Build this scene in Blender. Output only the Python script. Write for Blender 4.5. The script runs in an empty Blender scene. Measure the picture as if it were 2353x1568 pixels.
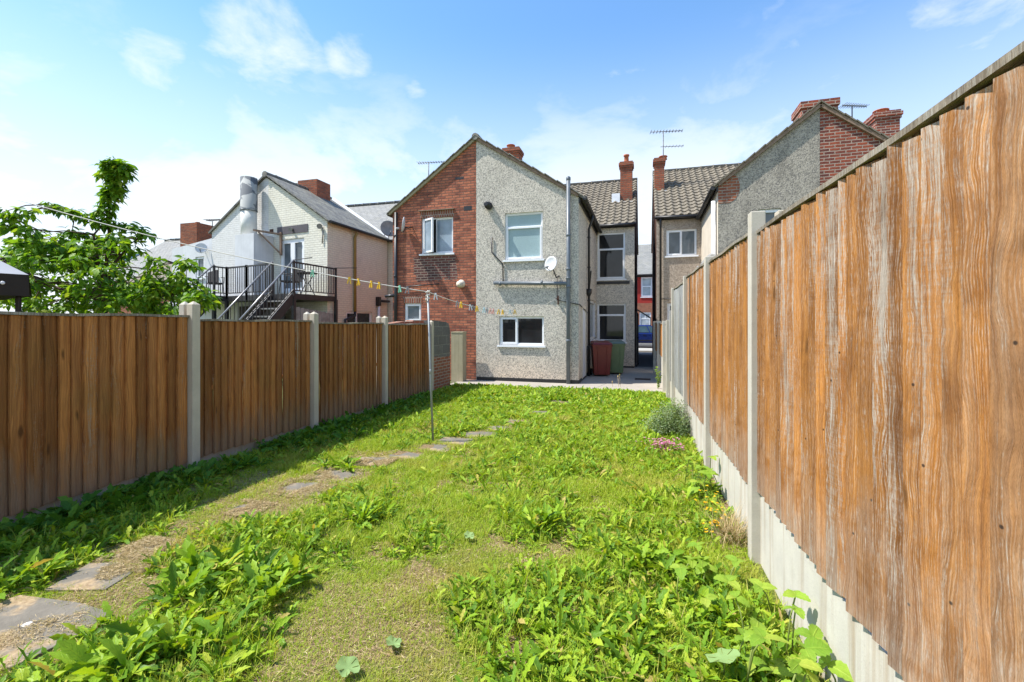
import bpy, bmesh, math, random
import numpy as np
from mathutils import Vector, Matrix
from mathutils.geometry import tessellate_polygon

random.seed(7)
rng = np.random.default_rng(11)
R = math.radians
C = bpy.context.scene.collection

# ------------------------------------------------------------------ camera model: pixel of the 2353x1568 view -> world
F, HX, HY, H = 1045.8, 1176.5, 740.0, 1.68
TH = math.atan((1480 - 1176.5) / F)
cT, sT = math.cos(TH), math.sin(TH)

def ray(px, py):
    u = (px - HX) / F; v = -(py - HY) / F
    return Vector((u * cT - sT, u * sT + cT, v))
def on_y(px, py, Y):
    d = ray(px, py); t = Y / d.y
    return Vector((d.x * t, Y, H + d.z * t))
def on_x(px, py, X):
    d = ray(px, py); t = X / d.x
    return Vector((X, d.y * t, H + d.z * t))
def on_z(px, py, Z=0.0):
    d = ray(px, py); t = (Z - H) / d.z
    return Vector((d.x * t, d.y * t, Z))
def at(px, py, t):
    d = ray(px, py)
    return Vector((d.x * t, d.y * t, H + d.z * t))
def proj(p):
    z = -p[0] * sT + p[1] * cT; x = p[0] * cT + p[1] * sT
    return (HX + F * x / z, HY - F * (p[2] - H) / z, z)

# ------------------------------------------------------------------ object helpers
def tag(o, label=None, cat=None, group=None, kind=None):
    if label: o['label'] = label
    if cat: o['category'] = cat
    if group: o['group'] = group
    if kind: o['kind'] = kind
    return o
WL = {}
def wloc(o):
    return WL.get(o.name, Vector((0, 0, 0))) if o else Vector((0, 0, 0))
def empty(name, loc, label=None, cat=None, group=None):
    o = bpy.data.objects.new(name, None); C.objects.link(o)
    o.location = loc; o.empty_display_size = .2
    WL[o.name] = Vector(loc)
    return tag(o, label, cat, group)
def copy_tree(o, loc, rz=None, label=None):
    c = o.copy(); C.objects.link(c); c.location = loc
    if rz is not None: c.rotation_euler = (0, 0, rz)
    if label: c['label'] = label
    for ch in list(o.children):
        d = ch.copy(); C.objects.link(d); d.parent = c
        for g in list(ch.children):
            e = g.copy(); C.objects.link(e); e.parent = d
    return c

class MB:
    def __init__(s): s.v = []; s.f = []; s.uv = []; s.sm = []
    def face(s, pts, uv=None, smooth=False):
        n = len(s.v); pts = [Vector(p) for p in pts]
        s.v += pts; s.f.append(list(range(n, n + len(pts))))
        if uv is None:
            nn = Vector((0, 0, 0))
            for i in range(len(pts)):
                nn += pts[i].cross(pts[(i + 1) % len(pts)])
            ax, ay, az = abs(nn.x), abs(nn.y), abs(nn.z)
            if az >= ax and az >= ay: uv = [(p.x, p.y) for p in pts]
            elif ax > ay: uv = [(p.y, p.z) for p in pts]
            else: uv = [(p.x, p.z) for p in pts]
        s.uv.append(uv); s.sm.append(smooth)
    def hexa(s, c, shared=True):
        # 8 corners: bottom 0-3, top 4-7
        for q in ((3, 2, 1, 0), (4, 5, 6, 7), (0, 1, 5, 4), (1, 2, 6, 5), (2, 3, 7, 6), (3, 0, 4, 7)):
            s.face([c[i] for i in q])
    def box(s, x0, x1, y0, y1, z0, z1):
        s.hexa([Vector(p) for p in ((x0, y0, z0), (x1, y0, z0), (x1, y1, z0), (x0, y1, z0), (x0, y0, z1), (x1, y0, z1), (x1, y1, z1), (x0, y1, z1))])
    def bar(s, p, q, w, h=None, up=Vector((0, 0, 1))):
        p, q = Vector(p), Vector(q); h = h or w
        d = (q - p).normalized(); a = d.cross(up)
        if a.length < 1e-4: a = d.cross(Vector((0, 1, 0)))
        a.normalize(); b = a.cross(d).normalized()
        c = []
        for e in (p, q):
            c += [e - a * w / 2 - b * h / 2, e + a * w / 2 - b * h / 2, e + a * w / 2 + b * h / 2, e - a * w / 2 + b * h / 2]
        s.hexa(c)
    def tube(s, pts, r, n=8, cap=True):
        pts = [Vector(p) for p in pts]
        rs = r if isinstance(r, (list, tuple)) else [r] * len(pts)
        rings = []; prev = None
        for i, p in enumerate(pts):
            if i == 0: d = pts[1] - p
            elif i == len(pts) - 1: d = p - pts[i - 1]
            else: d = (pts[i + 1] - p).normalized() + (p - pts[i - 1]).normalized()
            d.normalize()
            if prev is None:
                a = d.cross(Vector((0, 0, 1)))
                if a.length < 1e-3: a = d.cross(Vector((1, 0, 0)))
            else: a = prev - d * prev.dot(d)
            a.normalize(); prev = a; b = d.cross(a)
            rings.append([p + (a * math.cos(2 * math.pi * k / n) + b * math.sin(2 * math.pi * k / n)) * rs[i] for k in range(n)])
        for i in range(len(rings) - 1):
            for k in range(n):
                k2 = (k + 1) % n
                s.face([rings[i][k], rings[i][k2], rings[i + 1][k2], rings[i + 1][k]], smooth=True)
        if cap:
            s.face(rings[0][::-1]); s.face(rings[-1])
    def lathe(s, o, prof, n=16, axis=Vector((0, 0, 1))):
        axis = Vector(axis).normalized(); a = axis.orthogonal().normalized(); b = axis.cross(a); o = Vector(o)
        rings = [[o + axis * h + (a * math.cos(2 * math.pi * k / n) + b * math.sin(2 * math.pi * k / n)) * max(r, 1e-4) for k in range(n)] for r, h in prof]
        for i in range(len(rings) - 1):
            for k in range(n):
                k2 = (k + 1) % n
                s.face([rings[i][k], rings[i][k2], rings[i + 1][k2], rings[i + 1][k]], smooth=True)
        s.face(rings[0][::-1]); s.face(rings[-1])
    def prism(s, poly, z0, z1):
        b = [Vector((p[0], p[1], z0)) for p in poly]; t = [Vector((p[0], p[1], z1)) for p in poly]
        for tri in tessellate_polygon([t]):
            s.face([t[i] for i in tri]); s.face([b[i] for i in tri][::-1])
        n = len(poly)
        for i in range(n):
            j = (i + 1) % n; s.face([b[i], b[j], t[j], t[i]])
    def build(s, name, mat, parent=None, bevel=0, origin=None, weld=True):
        me = bpy.data.meshes.new(name)
        off = wloc(parent) if parent else Vector(origin or (0, 0, 0))
        me.from_pydata([tuple(p - off) for p in s.v], [], s.f)
        ul = me.uv_layers.new(name='UVMap')
        flat = [c for f in s.uv for t in f for c in t]
        ul.data.foreach_set('uv', flat)
        me.polygons.foreach_set('use_smooth', s.sm)
        me.materials.append(mat)
        if weld:
            bm = bmesh.new(); bm.from_mesh(me)
            bmesh.ops.remove_doubles(bm, verts=bm.verts, dist=1e-5)
            bmesh.ops.recalc_face_normals(bm, faces=bm.faces)
            bm.to_mesh(me); bm.free()
        o = bpy.data.objects.new(name, me); C.objects.link(o)
        if parent: o.parent = parent
        else: o.location = off
        WL[o.name] = off
        if bevel:
            m = o.modifiers.new('bev', 'BEVEL'); m.width = bevel; m.segments = 2; m.limit_method = 'ANGLE'; m.angle_limit = R(40)
        return o

class Wall:
    """vertical plane: o, dir along the wall, n pointing into the building"""
    def __init__(s, o, d, n):
        s.o = Vector(o); s.d = Vector(d).normalized(); s.n = Vector(n).normalized()
    def pt(s, a, z, dep=0.0):
        return Vector((s.o.x + s.d.x * a + s.n.x * dep, s.o.y + s.d.y * a + s.n.y * dep, z))
    def px(s, x, y):
        d = ray(x, y); t = (s.o.x * s.n.x + s.o.y * s.n.y) / (d.x * s.n.x + d.y * s.n.y)
        p = d * t; a = (p.x - s.o.x) * s.d.x + (p.y - s.o.y) * s.d.y
        return a, H + p.z
    def rect(s, x0, y0, x1, y1):
        xm, ym = (x0 + x1) / 2, (y0 + y1) / 2
        a0 = s.px(x0, ym)[0]; a1 = s.px(x1, ym)[0]
        z1 = s.px(xm, y0)[1]; z0 = s.px(xm, y1)[1]
        return (min(a0, a1), max(a0, a1), z0, z1)
    def box(s, mb, a0, a1, z0, z1, d0, d1):
        mb.hexa([s.pt(a0, z0, d0), s.pt(a1, z0, d0), s.pt(a1, z0, d1), s.pt(a0, z0, d1), s.pt(a0, z1, d0), s.pt(a1, z1, d0), s.pt(a1, z1, d1), s.pt(a0, z1, d1)])
    def wall(s, mb, outline, holes=(), reveal=.1):
        loops = [[Vector((a, z, 0)) for a, z in outline]]
        for a0, a1, z0, z1 in holes:
            loops.append([Vector((a0, z0, 0)), Vector((a0, z1, 0)), Vector((a1, z1, 0)), Vector((a1, z0, 0))])
        flat = [p for l in loops for p in l]
        for tri in tessellate_polygon(loops):
            mb.face([s.pt(flat[i].x, flat[i].y) for i in tri], uv=[(flat[i].x, flat[i].y) for i in tri])
        for a0, a1, z0, z1 in holes:
            for (p, q) in (((a0, z0), (a1, z0)), ((a1, z0), (a1, z1)), ((a1, z1), (a0, z1)), ((a0, z1), (a0, z0))):
                mb.face([s.pt(*p), s.pt(*q), s.pt(*q, reveal), s.pt(*p, reveal)], uv=[(p[0], p[1]), (q[0], q[1]), (q[0] + .1, q[1] + .1), (p[0] + .1, p[1] + .1)])
    def window(s, parent, rect, cells, frame_mat, pane_mat, sill=True, dep=.05, fw=.04, cw=.045, name='window', sill_out=.05, label=None):
        a0, a1, z0, z1 = rect
        mb = MB()
        s.box(mb, a0, a0 + fw, z0, z1, dep, dep + .06); s.box(mb, a1 - fw, a1, z0, z1, dep, dep + .06)
        s.box(mb, a0 + fw, a1 - fw, z1 - fw, z1, dep, dep + .06); s.box(mb, a0 + fw, a1 - fw, z0, z0 + fw, dep, dep + .06)
        A0, A1, Z0, Z1 = a0 + fw, a1 - fw, z0 + fw, z1 - fw
        panes = []
        for cell in cells:
            u0, v0, u1, v1 = cell[:4]; casement = cell[4] if len(cell) > 4 else True
            p0, p1, q0, q1 = A0 + (A1 - A0) * u0, A0 + (A1 - A0) * u1, Z0 + (Z1 - Z0) * v0, Z0 + (Z1 - Z0) * v1
            w = cw if casement else cw * .5; dd = dep - .015 if casement else dep + .012
            s.box(mb, p0, p0 + w, q0, q1, dd, dep + .045); s.box(mb, p1 - w, p1, q0, q1, dd, dep + .045)
            s.box(mb, p0 + w, p1 - w, q1 - w, q1, dd, dep + .045); s.box(mb, p0 + w, p1 - w, q0, q0 + w, dd, dep + .045)
            panes.append((p0 + w, p1 - w, q0 + w, q1 - w))
        win = mb.build(name, frame_mat, parent)
        if label: win['label'] = label
        for k, (p0, p1, q0, q1) in enumerate(panes):
            m2 = MB(); m2.face([s.pt(p0 - .004, q0 - .004, dep + .03), s.pt(p1 + .004, q0 - .004, dep + .03), s.pt(p1 + .004, q1 + .004, dep + .03), s.pt(p0 - .004, q1 + .004, dep + .03)])
            pm = pane_mat[k % len(pane_mat)] if isinstance(pane_mat, (list, tuple)) else pane_mat
            m2.build('pane', pm, win)
        if sill:
            m3 = MB(); s.box(m3, a0 - .05, a1 + .05, z0 - .05, z0 - .001, -sill_out, dep + .03)
            m3.build('sill', frame_mat, win)
        return win

def np_mesh(name, verts, faces, mat, parent=None, smooth=True, origin=None, uv=None, attr=None):
    me = bpy.data.meshes.new(name)
    off = np.array(wloc(parent) if parent else (origin or (0, 0, 0)), dtype=np.float32)
    verts = np.asarray(verts, dtype=np.float32)
    if verts.shape[1] == 5: uv = verts[:, 3:]; verts = verts[:, :3]
    verts = np.ascontiguousarray(verts - off)
    faces = np.asarray(faces, dtype=np.int32)
    nf, k = faces.shape
    me.vertices.add(len(verts)); me.vertices.foreach_set('co', verts.ravel())
    me.loops.add(nf * k); me.loops.foreach_set('vertex_index', faces.ravel())
    me.polygons.add(nf); me.polygons.foreach_set('loop_start', np.arange(0, nf * k, k, dtype=np.int32))
    me.update(calc_edges=True)
    me.polygons.foreach_set('use_smooth', np.full(nf, smooth, dtype=bool))
    if uv is not None:
        ul = me.uv_layers.new(name='UVMap'); ul.data.foreach_set('uv', np.asarray(uv, dtype=np.float32)[faces.ravel()].ravel())
    if attr is not None:
        for an, av in attr.items():
            a = me.attributes.new(an, 'FLOAT', 'POINT'); a.data.foreach_set('value', np.asarray(av, dtype=np.float32))
    me.materials.append(mat)
    o = bpy.data.objects.new(name, me); C.objects.link(o)
    if parent: o.parent = parent
    else: o.location = off.tolist()
    WL[o.name] = Vector(off.tolist())
    return o

def leaf_geo(base, az, p0, curl, L, W, roll, prof, fold=.25):
    """strips of quads: one arching, midrib-folded leaf per row"""
    N = len(base); prof = np.array(prof); n = len(prof) - 1
    t = np.linspace(0, 1, n + 1)
    pit = p0[:, None] - curl[:, None] * t[None]
    d = np.stack([np.cos(pit) * np.cos(az)[:, None], np.cos(pit) * np.sin(az)[:, None], np.sin(pit)], -1)
    step = d * (L / n)[:, None, None]
    pos = base[:, None, :] + np.concatenate([np.zeros((N, 1, 3)), np.cumsum((step[:, :-1] + step[:, 1:]) / 2, 1)], 1)
    sd = np.stack([-np.sin(az), np.cos(az), np.zeros(N)], -1)[:, None, :] * np.ones((1, n + 1, 1))
    up = np.cross(d, sd)
    cr, sr = np.cos(roll)[:, None, None], np.sin(roll)[:, None, None]
    s2 = sd * cr + up * sr; u2 = up * cr - sd * sr
    w = (W[:, None] * prof[None] / 2)[..., None]
    v = np.stack([pos + s2 * w + u2 * w * fold, pos, pos - s2 * w + u2 * w * fold], 2).reshape(-1, 3)
    uu = np.tile(np.array([0, .5, 1.0]), N * (n + 1)); vv = np.tile(np.repeat(t, 3), N)
    v = np.concatenate([v, uu[:, None], vv[:, None]], 1)
    i = np.arange(n)[:, None] * 3
    q = np.concatenate([i + np.array([0, 1, 4, 3]), i + np.array([1, 2, 5, 4])], 0)
    f = (np.arange(N)[:, None, None] * (3 * (n + 1)) + q[None]).reshape(-1, 4)
    return v, f

def join_geo(parts):
    vs, fs, o = [], [], 0
    for v, f in parts:
        vs.append(v); fs.append(f + o); o += len(v)
    return np.concatenate(vs), np.concatenate(fs)

_P = rng.random((256, 256))
def vnoise(x, y, s=1.0):
    x = np.asarray(x) * s + 37.2; y = np.asarray(y) * s + 91.7
    xi = np.floor(x).astype(int); yi = np.floor(y).astype(int); fx = x - xi; fy = y - yi
    fx = fx * fx * (3 - 2 * fx); fy = fy * fy * (3 - 2 * fy)
    g = lambda a, b: _P[a % 256, b % 256]
    return (g(xi, yi) * (1 - fx) + g(xi + 1, yi) * fx) * (1 - fy) + (g(xi, yi + 1) * (1 - fx) + g(xi + 1, yi + 1) * fx) * fy
def sstep(a, b, x):
    t = np.clip((x - a) / (b - a), 0, 1); return t * t * (3 - 2 * t)
# ------------------------------------------------------------------ materials
class Mat:
    def __init__(s, name, rough=.8, spec=.3):
        s.m = bpy.data.materials.new(name); s.m.use_nodes = True
        s.t = s.m.node_tree; s.b = s.t.nodes['Principled BSDF']
        s.b.inputs['Roughness'].default_value = rough
        s.b.inputs['Specular IOR Level'].default_value = spec
    def n(s, typ): return s.t.nodes.new(typ)
    def L(s, a, b): s.t.links.new(a, b)
    def setin(s, sock, v):
        if hasattr(v, 'links'): s.L(v, sock)
        elif isinstance(v, (tuple, list)) and len(v) == 3 and sock.type == 'RGBA': sock.default_value = (*v, 1)
        else: sock.default_value = v
    def vec(s, kind='Object', scale=(1, 1, 1), loc=(0, 0, 0)):
        tc = s.n('ShaderNodeTexCoord'); mp = s.n('ShaderNodeMapping')
        s.L(tc.outputs[kind], mp.inputs['Vector']); mp.inputs['Scale'].default_value = scale; mp.inputs['Location'].default_value = loc
        return mp.outputs['Vector']
    def noise(s, v, scale, detail=3, rough=.55, dist=0.0):
        k = s.n('ShaderNodeTexNoise'); s.L(v, k.inputs['Vector'])
        k.inputs['Scale'].default_value = scale; k.inputs['Detail'].default_value = detail; k.inputs['Roughness'].default_value = rough; k.inputs['Distortion'].default_value = dist
        return k.outputs['Fac']
    def voro(s, v, scale, out='Color', feat='F1', dim='3D'):
        k = s.n('ShaderNodeTexVoronoi'); k.voronoi_dimensions = dim; s.L(v, k.inputs['Vector']); k.inputs['Scale'].default_value = scale; k.feature = feat
        return k.outputs[out]
    def ramp(s, f, stops):
        k = s.n('ShaderNodeValToRGB'); s.L(f, k.inputs['Fac']); e = k.color_ramp.elements
        while len(e) < len(stops): e.new(.5)
        for i, (p, c) in enumerate(stops):
            e[i].position = p; e[i].color = (c, c, c, 1) if not isinstance(c, (tuple, list)) else (*c, 1)
        return k.outputs['Color']
    def mix(s, f, a, b, mode='MIX'):
        k = s.n('ShaderNodeMix'); k.data_type = 'RGBA'; k.blend_type = mode
        s.setin(k.inputs[0], f); s.setin(k.inputs[6], a); s.setin(k.inputs[7], b)
        return k.outputs[2]
    def math(s, op, a, b=0.0, clamp=False):
        k = s.n('ShaderNodeMath'); k.operation = op; k.use_clamp = clamp; s.setin(k.inputs[0], a); s.setin(k.inputs[1], b)
        return k.outputs[0]
    def sep(s, v):
        k = s.n('ShaderNodeSeparateXYZ'); s.L(v, k.inputs[0]); return k.outputs
    def island(s):
        return s.n('ShaderNodeNewGeometry').outputs['Random Per Island']
    def attr(s, name):
        k = s.n('ShaderNodeAttribute'); k.attribute_name = name; return k.outputs['Fac']
    def color(s, c): s.setin(s.b.inputs['Base Color'], c); return s
    def bump(s, h, strength=.3, dist=.01):
        k = s.n('ShaderNodeBump'); s.L(h, k.inputs['Height']); k.inputs['Strength'].default_value = strength; k.inputs['Distance'].default_value = dist
        s.L(k.outputs['Normal'], s.b.inputs['Normal']); return s
    def leafy(s, col, trans=.35, rough=.5):
        s.color(col); s.b.inputs['Roughness'].default_value = rough
        tr = s.n('ShaderNodeBsdfTranslucent'); s.setin(tr.inputs['Color'], s.mix(1.0, col, (1.35, 1.25, .45), 'MULTIPLY'))
        mx = s.n('ShaderNodeMixShader'); mx.inputs[0].default_value = trans
        s.L(s.b.outputs[0], mx.inputs[1]); s.L(tr.outputs[0], mx.inputs[2])
        s.L(mx.outputs[0], s.t.nodes['Material Output'].inputs['Surface']); return s

def plain(name, col, rough=.6, spec=.4, metal=0, var=.12, scale=6):
    m = Mat(name, rough, spec)
    nz = m.noise(m.vec(), scale, 5, .6)
    m.color(m.mix(m.ramp(nz, [(.3, 0), (.7, 1)]), tuple(c * (1 - var) for c in col), tuple(min(1, c * (1 + var)) for c in col)))
    m.b.inputs['Metallic'].default_value = metal
    return m.m

def brick_mat(name, c1, c2, mortar, msize=.012, bw=.225, rh=.075, dirt=(.05, .03, .025), dirt_amt=.5, paint=None, patch=None, rough=.9):
    m = Mat(name, rough, .2)
    uv = m.vec('UV')
    wob = m.n('ShaderNodeVectorMath'); wob.operation = 'ADD'
    nzv = m.n('ShaderNodeTexNoise'); m.L(uv, nzv.inputs['Vector']); nzv.inputs['Scale'].default_value = 9; nzv.inputs['Detail'].default_value = 2
    sc = m.n('ShaderNodeVectorMath'); sc.operation = 'SCALE'; m.L(nzv.outputs['Color'], sc.inputs[0]); sc.inputs['Scale'].default_value = .016
    m.L(uv, wob.inputs[0]); m.L(sc.outputs[0], wob.inputs[1])
    br = m.n('ShaderNodeTexBrick'); m.L(wob.outputs[0], br.inputs['Vector'])
    br.inputs['Scale'].default_value = 1; br.inputs['Brick Width'].default_value = bw; br.inputs['Row Height'].default_value = rh
    br.inputs['Mortar Size'].default_value = msize; br.inputs['Mortar Smooth'].default_value = .35; br.inputs['Bias'].default_value = -.1
    br.inputs['Color1'].default_value = (*c1, 1); br.inputs['Color2'].default_value = (*c2, 1); br.inputs['Mortar'].default_value = (*mortar, 1)
    col = br.outputs['Color']
    nz = m.noise(uv, 3.2, 6, .65); nz2 = m.noise(uv, 22, 4, .6); nz3 = m.noise(uv, .9, 4, .6)
    col = m.mix(m.ramp(nz2, [(.35, 0), (.75, .55)]), col, m.mix(1.0, col, (.55, .5, .5), 'MULTIPLY'))
    col = m.mix(m.math('MULTIPLY', m.ramp(nz, [(.5, 0), (.72, 1)]), dirt_amt), col, dirt)
    col = m.mix(m.ramp(nz3, [(.35, 0), (.7, .35)]), col, m.mix(1.0, col, (1.25, 1.1, 1.0), 'MULTIPLY'))
    if patch:
        a0, a1, z0, z1, pc1, pc2 = patch
        o = m.sep(wob.outputs[0])
        nzo = m.math('MULTIPLY', m.math('SUBTRACT', nz, .5), .5)
        ux = m.math('ADD', o[0], nzo); uy = m.math('ADD', o[1], nzo)
        mk = m.math('MULTIPLY', m.math('MULTIPLY', m.math('GREATER_THAN', ux, a0), m.math('LESS_THAN', ux, a1)), m.math('MULTIPLY', m.math('GREATER_THAN', uy, z0), m.math('LESS_THAN', uy, z1)))
        b2 = m.n('ShaderNodeTexBrick'); m.L(wob.outputs[0], b2.inputs['Vector'])
        for k_, v_ in (('Scale', 1), ('Brick Width', bw), ('Row Height', rh), ('Mortar Size', .013), ('Bias', -.2)): b2.inputs[k_].default_value = v_
        b2.inputs['Color1'].default_value = (*pc1, 1); b2.inputs['Color2'].default_value = (*pc2, 1); b2.inputs['Mortar'].default_value = (.27, .2, .16, 1)
        col = m.mix(mk, col, b2.outputs['Color'])
    if paint:
        pc, worn, worn_c = paint
        wear = m.ramp(m.noise(uv, 7, 6, .7), [(.62 - worn, 0), (.7 - worn * .5, 1)])
        pcol = m.mix(m.ramp(nz, [(.3, 0), (.7, 1)]), tuple(c * .86 for c in pc), pc)
        pcol = m.mix(m.math('MULTIPLY', br.outputs['Fac'], .42), pcol, tuple(c * .6 for c in pc))
        streak = m.noise(m.vec('UV', (5, .7, 1)), 1.6, 5, .6)
        pcol = m.mix(m.ramp(streak, [(.55, 0), (.8, .35)]), pcol, tuple(c * .55 for c in pc))
        col = m.mix(m.math('MULTIPLY', wear, .8), pcol, worn_c)
    m.color(col)
    h = m.math('ADD', m.math('MULTIPLY', br.outputs['Fac'], -1.0), m.math('MULTIPLY', nz2, .6))
    m.bump(h, .7, .012)
    return m.m

def dash_mat(name, pale, dark, stain=(.3, .28, .24), stain_amt=.4, scale=46, warm=None):
    m = Mat(name, .95, .15)
    v = m.vec('UV')
    vo = m.voro(v, scale, 'Color', dim='2D'); g = m.sep(vo)[0]
    vd = m.voro(v, scale, 'Distance', dim='2D')
    n1 = m.noise(v, scale * 2.2, 2, .6)
    grain = m.ramp(g, [(.0, dark), (.10, dark), (.24, tuple(c * .72 for c in pale)), (.62, pale), (1, tuple(min(1, c * 1.22) for c in pale))])
    col = m.mix(m.ramp(n1, [(.42, .0), (.7, .5)]), grain, tuple(c * .62 for c in pale))
    big = m.noise(m.vec('UV', (1, .55, 1)), 1.1, 5, .6, .6)
    col = m.mix(m.math('MULTIPLY', m.ramp(big, [(.45, 0), (.72, 1)]), stain_amt), col, m.mix(1.0, col, stain, 'MULTIPLY'))
    if warm:
        z = m.sep(m.vec('UV'))[1]
        wz = m.math('ADD', z, m.math('MULTIPLY', m.math('SUBTRACT', big, .5), 1.6))
        col = m.mix(m.ramp(wz, [(.0, .8), (1.0, 0.0)]), col, m.mix(1.0, col, warm, 'MULTIPLY'))
    m.color(col); m.bump(m.math('ADD', m.math('MULTIPLY', vd, -1.0), n1), .45, .007)
    return m.m

def wood_mat(name, base, dark, grey, grey_amt, green=None, top=None, sx=55, seed=0.0, ridge=0.0):
    """vertical boards: UV.x across, UV.y up; per-board tint from the island"""
    m = Mat(name, .85, .2)
    isl = m.island()
    uv = m.sep(m.vec('UV'))
    cmb = m.n('ShaderNodeCombineXYZ')
    big = m.noise(m.vec('UV', (6, 2.0, 1), (seed, 0, 0)), 1.0, 3, .5)
    x = m.math('ADD', uv[0], m.math('MULTIPLY', big, .085))
    m.L(x, cmb.inputs[0]); m.L(m.math('MULTIPLY', uv[1], 1.0), cmb.inputs[1]); m.L(m.math('MULTIPLY', isl, 60.0), cmb.inputs[2])
    def mp(s):
        k = m.n('ShaderNodeMapping'); m.L(cmb.outputs[0], k.inputs['Vector']); k.inputs['Scale'].default_value = s; return k.outputs[0]
    grain = m.noise(mp((sx, 1.6, 1)), 1.0, 5, .65, .4)
    fine = m.noise(mp((sx * 4, 5, 1)), 1.0, 3, .7)
    rings = m.n('ShaderNodeTexWave'); rings.wave_type = 'BANDS'; rings.bands_direction = 'X'; rings.wave_profile = 'SAW'
    m.L(mp((sx * .55, .5, 1)), rings.inputs['Vector']); rings.inputs['Scale'].default_value = .5; rings.inputs['Distortion'].default_value = 7; rings.inputs['Detail'].default_value = 2; rings.inputs['Detail Scale'].default_value = .55
    col = m.mix(m.ramp(grain, [(.3, 0), (.68, 1)]), dark, base)
    col = m.mix(m.math('MULTIPLY', m.ramp(rings.outputs['Fac'], [(.45, 0), (.95, 1)]), .45), col, m.mix(1.0, col, (.6, .5, .42), 'MULTIPLY'))
    blot = m.noise(mp((9, 2.2, 1)), 1.0, 4, .6)
    col = m.mix(m.ramp(blot, [(.4, 0), (.7, .5)]), col, m.mix(1.0, col, (.55, .5, .45), 'MULTIPLY'))
    hsh = m.math('FRACT', m.math('MULTIPLY', isl, 17.31)); tint = m.ramp(hsh, [(0, (.58, .54, .5)), (.35, (.9, .88, .86)), (.7, (1.05, 1.02, 1)), (1, (1.3, 1.24, 1.12))])
    col = m.mix(1.0, col, tint, 'MULTIPLY')
    # weathering: grey streaks with the grain
    st = m.noise(mp((26, .75, 1)), 1.0, 6, .7, .3)
    lvl = m.math('ADD', st, m.math('MULTIPLY', m.math('SUBTRACT', fine, .5), .55))
    lvl = m.math('ADD', lvl, m.math('MULTIPLY', m.math('SUBTRACT', isl, .5), .13))
    if top:
        zt = m.ramp(m.math('DIVIDE', m.math('SUBTRACT', uv[1], top[0]), top[1] - top[0], True), [(0, 0), (1, 1)])
        lvl = m.math('ADD', lvl, m.math('MULTIPLY', zt, .15))
    saw = m.noise(mp((3, 130, 1)), 1.0, 2, .5); spk = m.noise(mp((sx * 5, 34, 1)), 1.0, 2, .6)
    lvl = m.math('ADD', lvl, m.math('ADD', m.math('MULTIPLY', m.math('SUBTRACT', saw, .5), .18), m.math('MULTIPLY', m.math('SUBTRACT', spk, .5), .42)))
    patch = m.noise(mp((5, .9, 1)), 1.0, 3, .5); lvl = m.math('ADD', lvl, m.math('MULTIPLY', m.math('SUBTRACT', patch, .5), .4))
    gm = m.ramp(lvl, [(.60 - grey_amt, 0), (.80 - grey_amt, 1)])
    gcol = m.mix(m.ramp(fine, [(.35, 0), (.7, 1)]), tuple(c * .5 for c in grey), grey)
    col = m.mix(m.math('MULTIPLY', gm, .85), col, gcol)
    if ridge:
        rw = m.n('ShaderNodeTexWave'); rw.wave_type = 'BANDS'; rw.bands_direction = 'X'; rw.wave_profile = 'SIN'
        m.L(mp((82, 3.4, 1)), rw.inputs['Vector']); rw.inputs['Scale'].default_value = .5; rw.inputs['Distortion'].default_value = 9; rw.inputs['Detail'].default_value = 4; rw.inputs['Detail Scale'].default_value = .7; rw.inputs['Detail Roughness'].default_value = .6
        pm = m.ramp(m.noise(mp((4.5, 1.3, 1)), 1.0, 4, .6), [(.38, 0), (.66, 1)])
        gm2 = m.math('MULTIPLY', m.ramp(m.math('ADD', m.math('MULTIPLY', uv[0], .4), m.math('MULTIPLY', m.math('SUBTRACT', st, .5), 1.1)), [(.66, 0), (.98, 1)]), ridge * 1.6, True); col = m.mix(m.math('MULTIPLY', gm2, .5), col, m.mix(m.ramp(grain, [(.3, 0), (.7, 1)]), (.20, .15, .10), (.56, .48, .38)))
        rr = m.math('MULTIPLY', m.math('MULTIPLY', m.ramp(rw.outputs['Fac'], [(.45, 0), (.9, 1)]), pm), ridge)
        gr_ = m.math('MULTIPLY', m.math('MULTIPLY', m.ramp(rw.outputs['Fac'], [(.0, 1), (.4, 0)]), pm), ridge * .8)
        col = m.mix(gr_, col, tuple(c * .55 for c in dark))
        col = m.mix(m.math('MULTIPLY', rr, m.ramp(spk, [(.38, .05), (.62, 1)])), col, tuple(min(1, c * 1.05) for c in grey))
        st2 = m.noise(mp((2.2, 3.2, 1)), 1.0, 4, .6, .8)
        col = m.mix(m.ramp(st2, [(.48, 0), (.7, .6)]), col, m.mix(1.0, col, (.5, .42, .34), 'MULTIPLY'))
        nl = m.voro(m.vec('UV', (3.2, 3.0, 1)), 1.0, 'Distance', dim='2D'); col = m.mix(m.ramp(nl, [(.011, .9), (.02, 0)]), col, (.03, .02, .015))
        wl_ = m.ramp(m.math('ADD', uv[1], m.math('MULTIPLY', m.math('SUBTRACT', st2, .5), 1.3)), [(.35, 1), (.95, 0)]); col = m.mix(m.math('MULTIPLY', wl_, m.math('MULTIPLY', m.ramp(grain, [(.3, .25), (.65, .95)]), .8)), col, m.mix(m.ramp(fine, [(.3, 0), (.7, 1)]), (.2, .18, .15), (.50, .47, .42)))
    # knots
    kv = m.n('ShaderNodeTexVoronoi'); m.L(mp((5.5, 1.5, 1)), kv.inputs['Vector']); kv.inputs['Scale'].default_value = 1.0
    col = m.mix(m.ramp(kv.outputs['Distance'], [(.045, .85), (.10, 0)]), col, tuple(c * .35 for c in dark))
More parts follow.
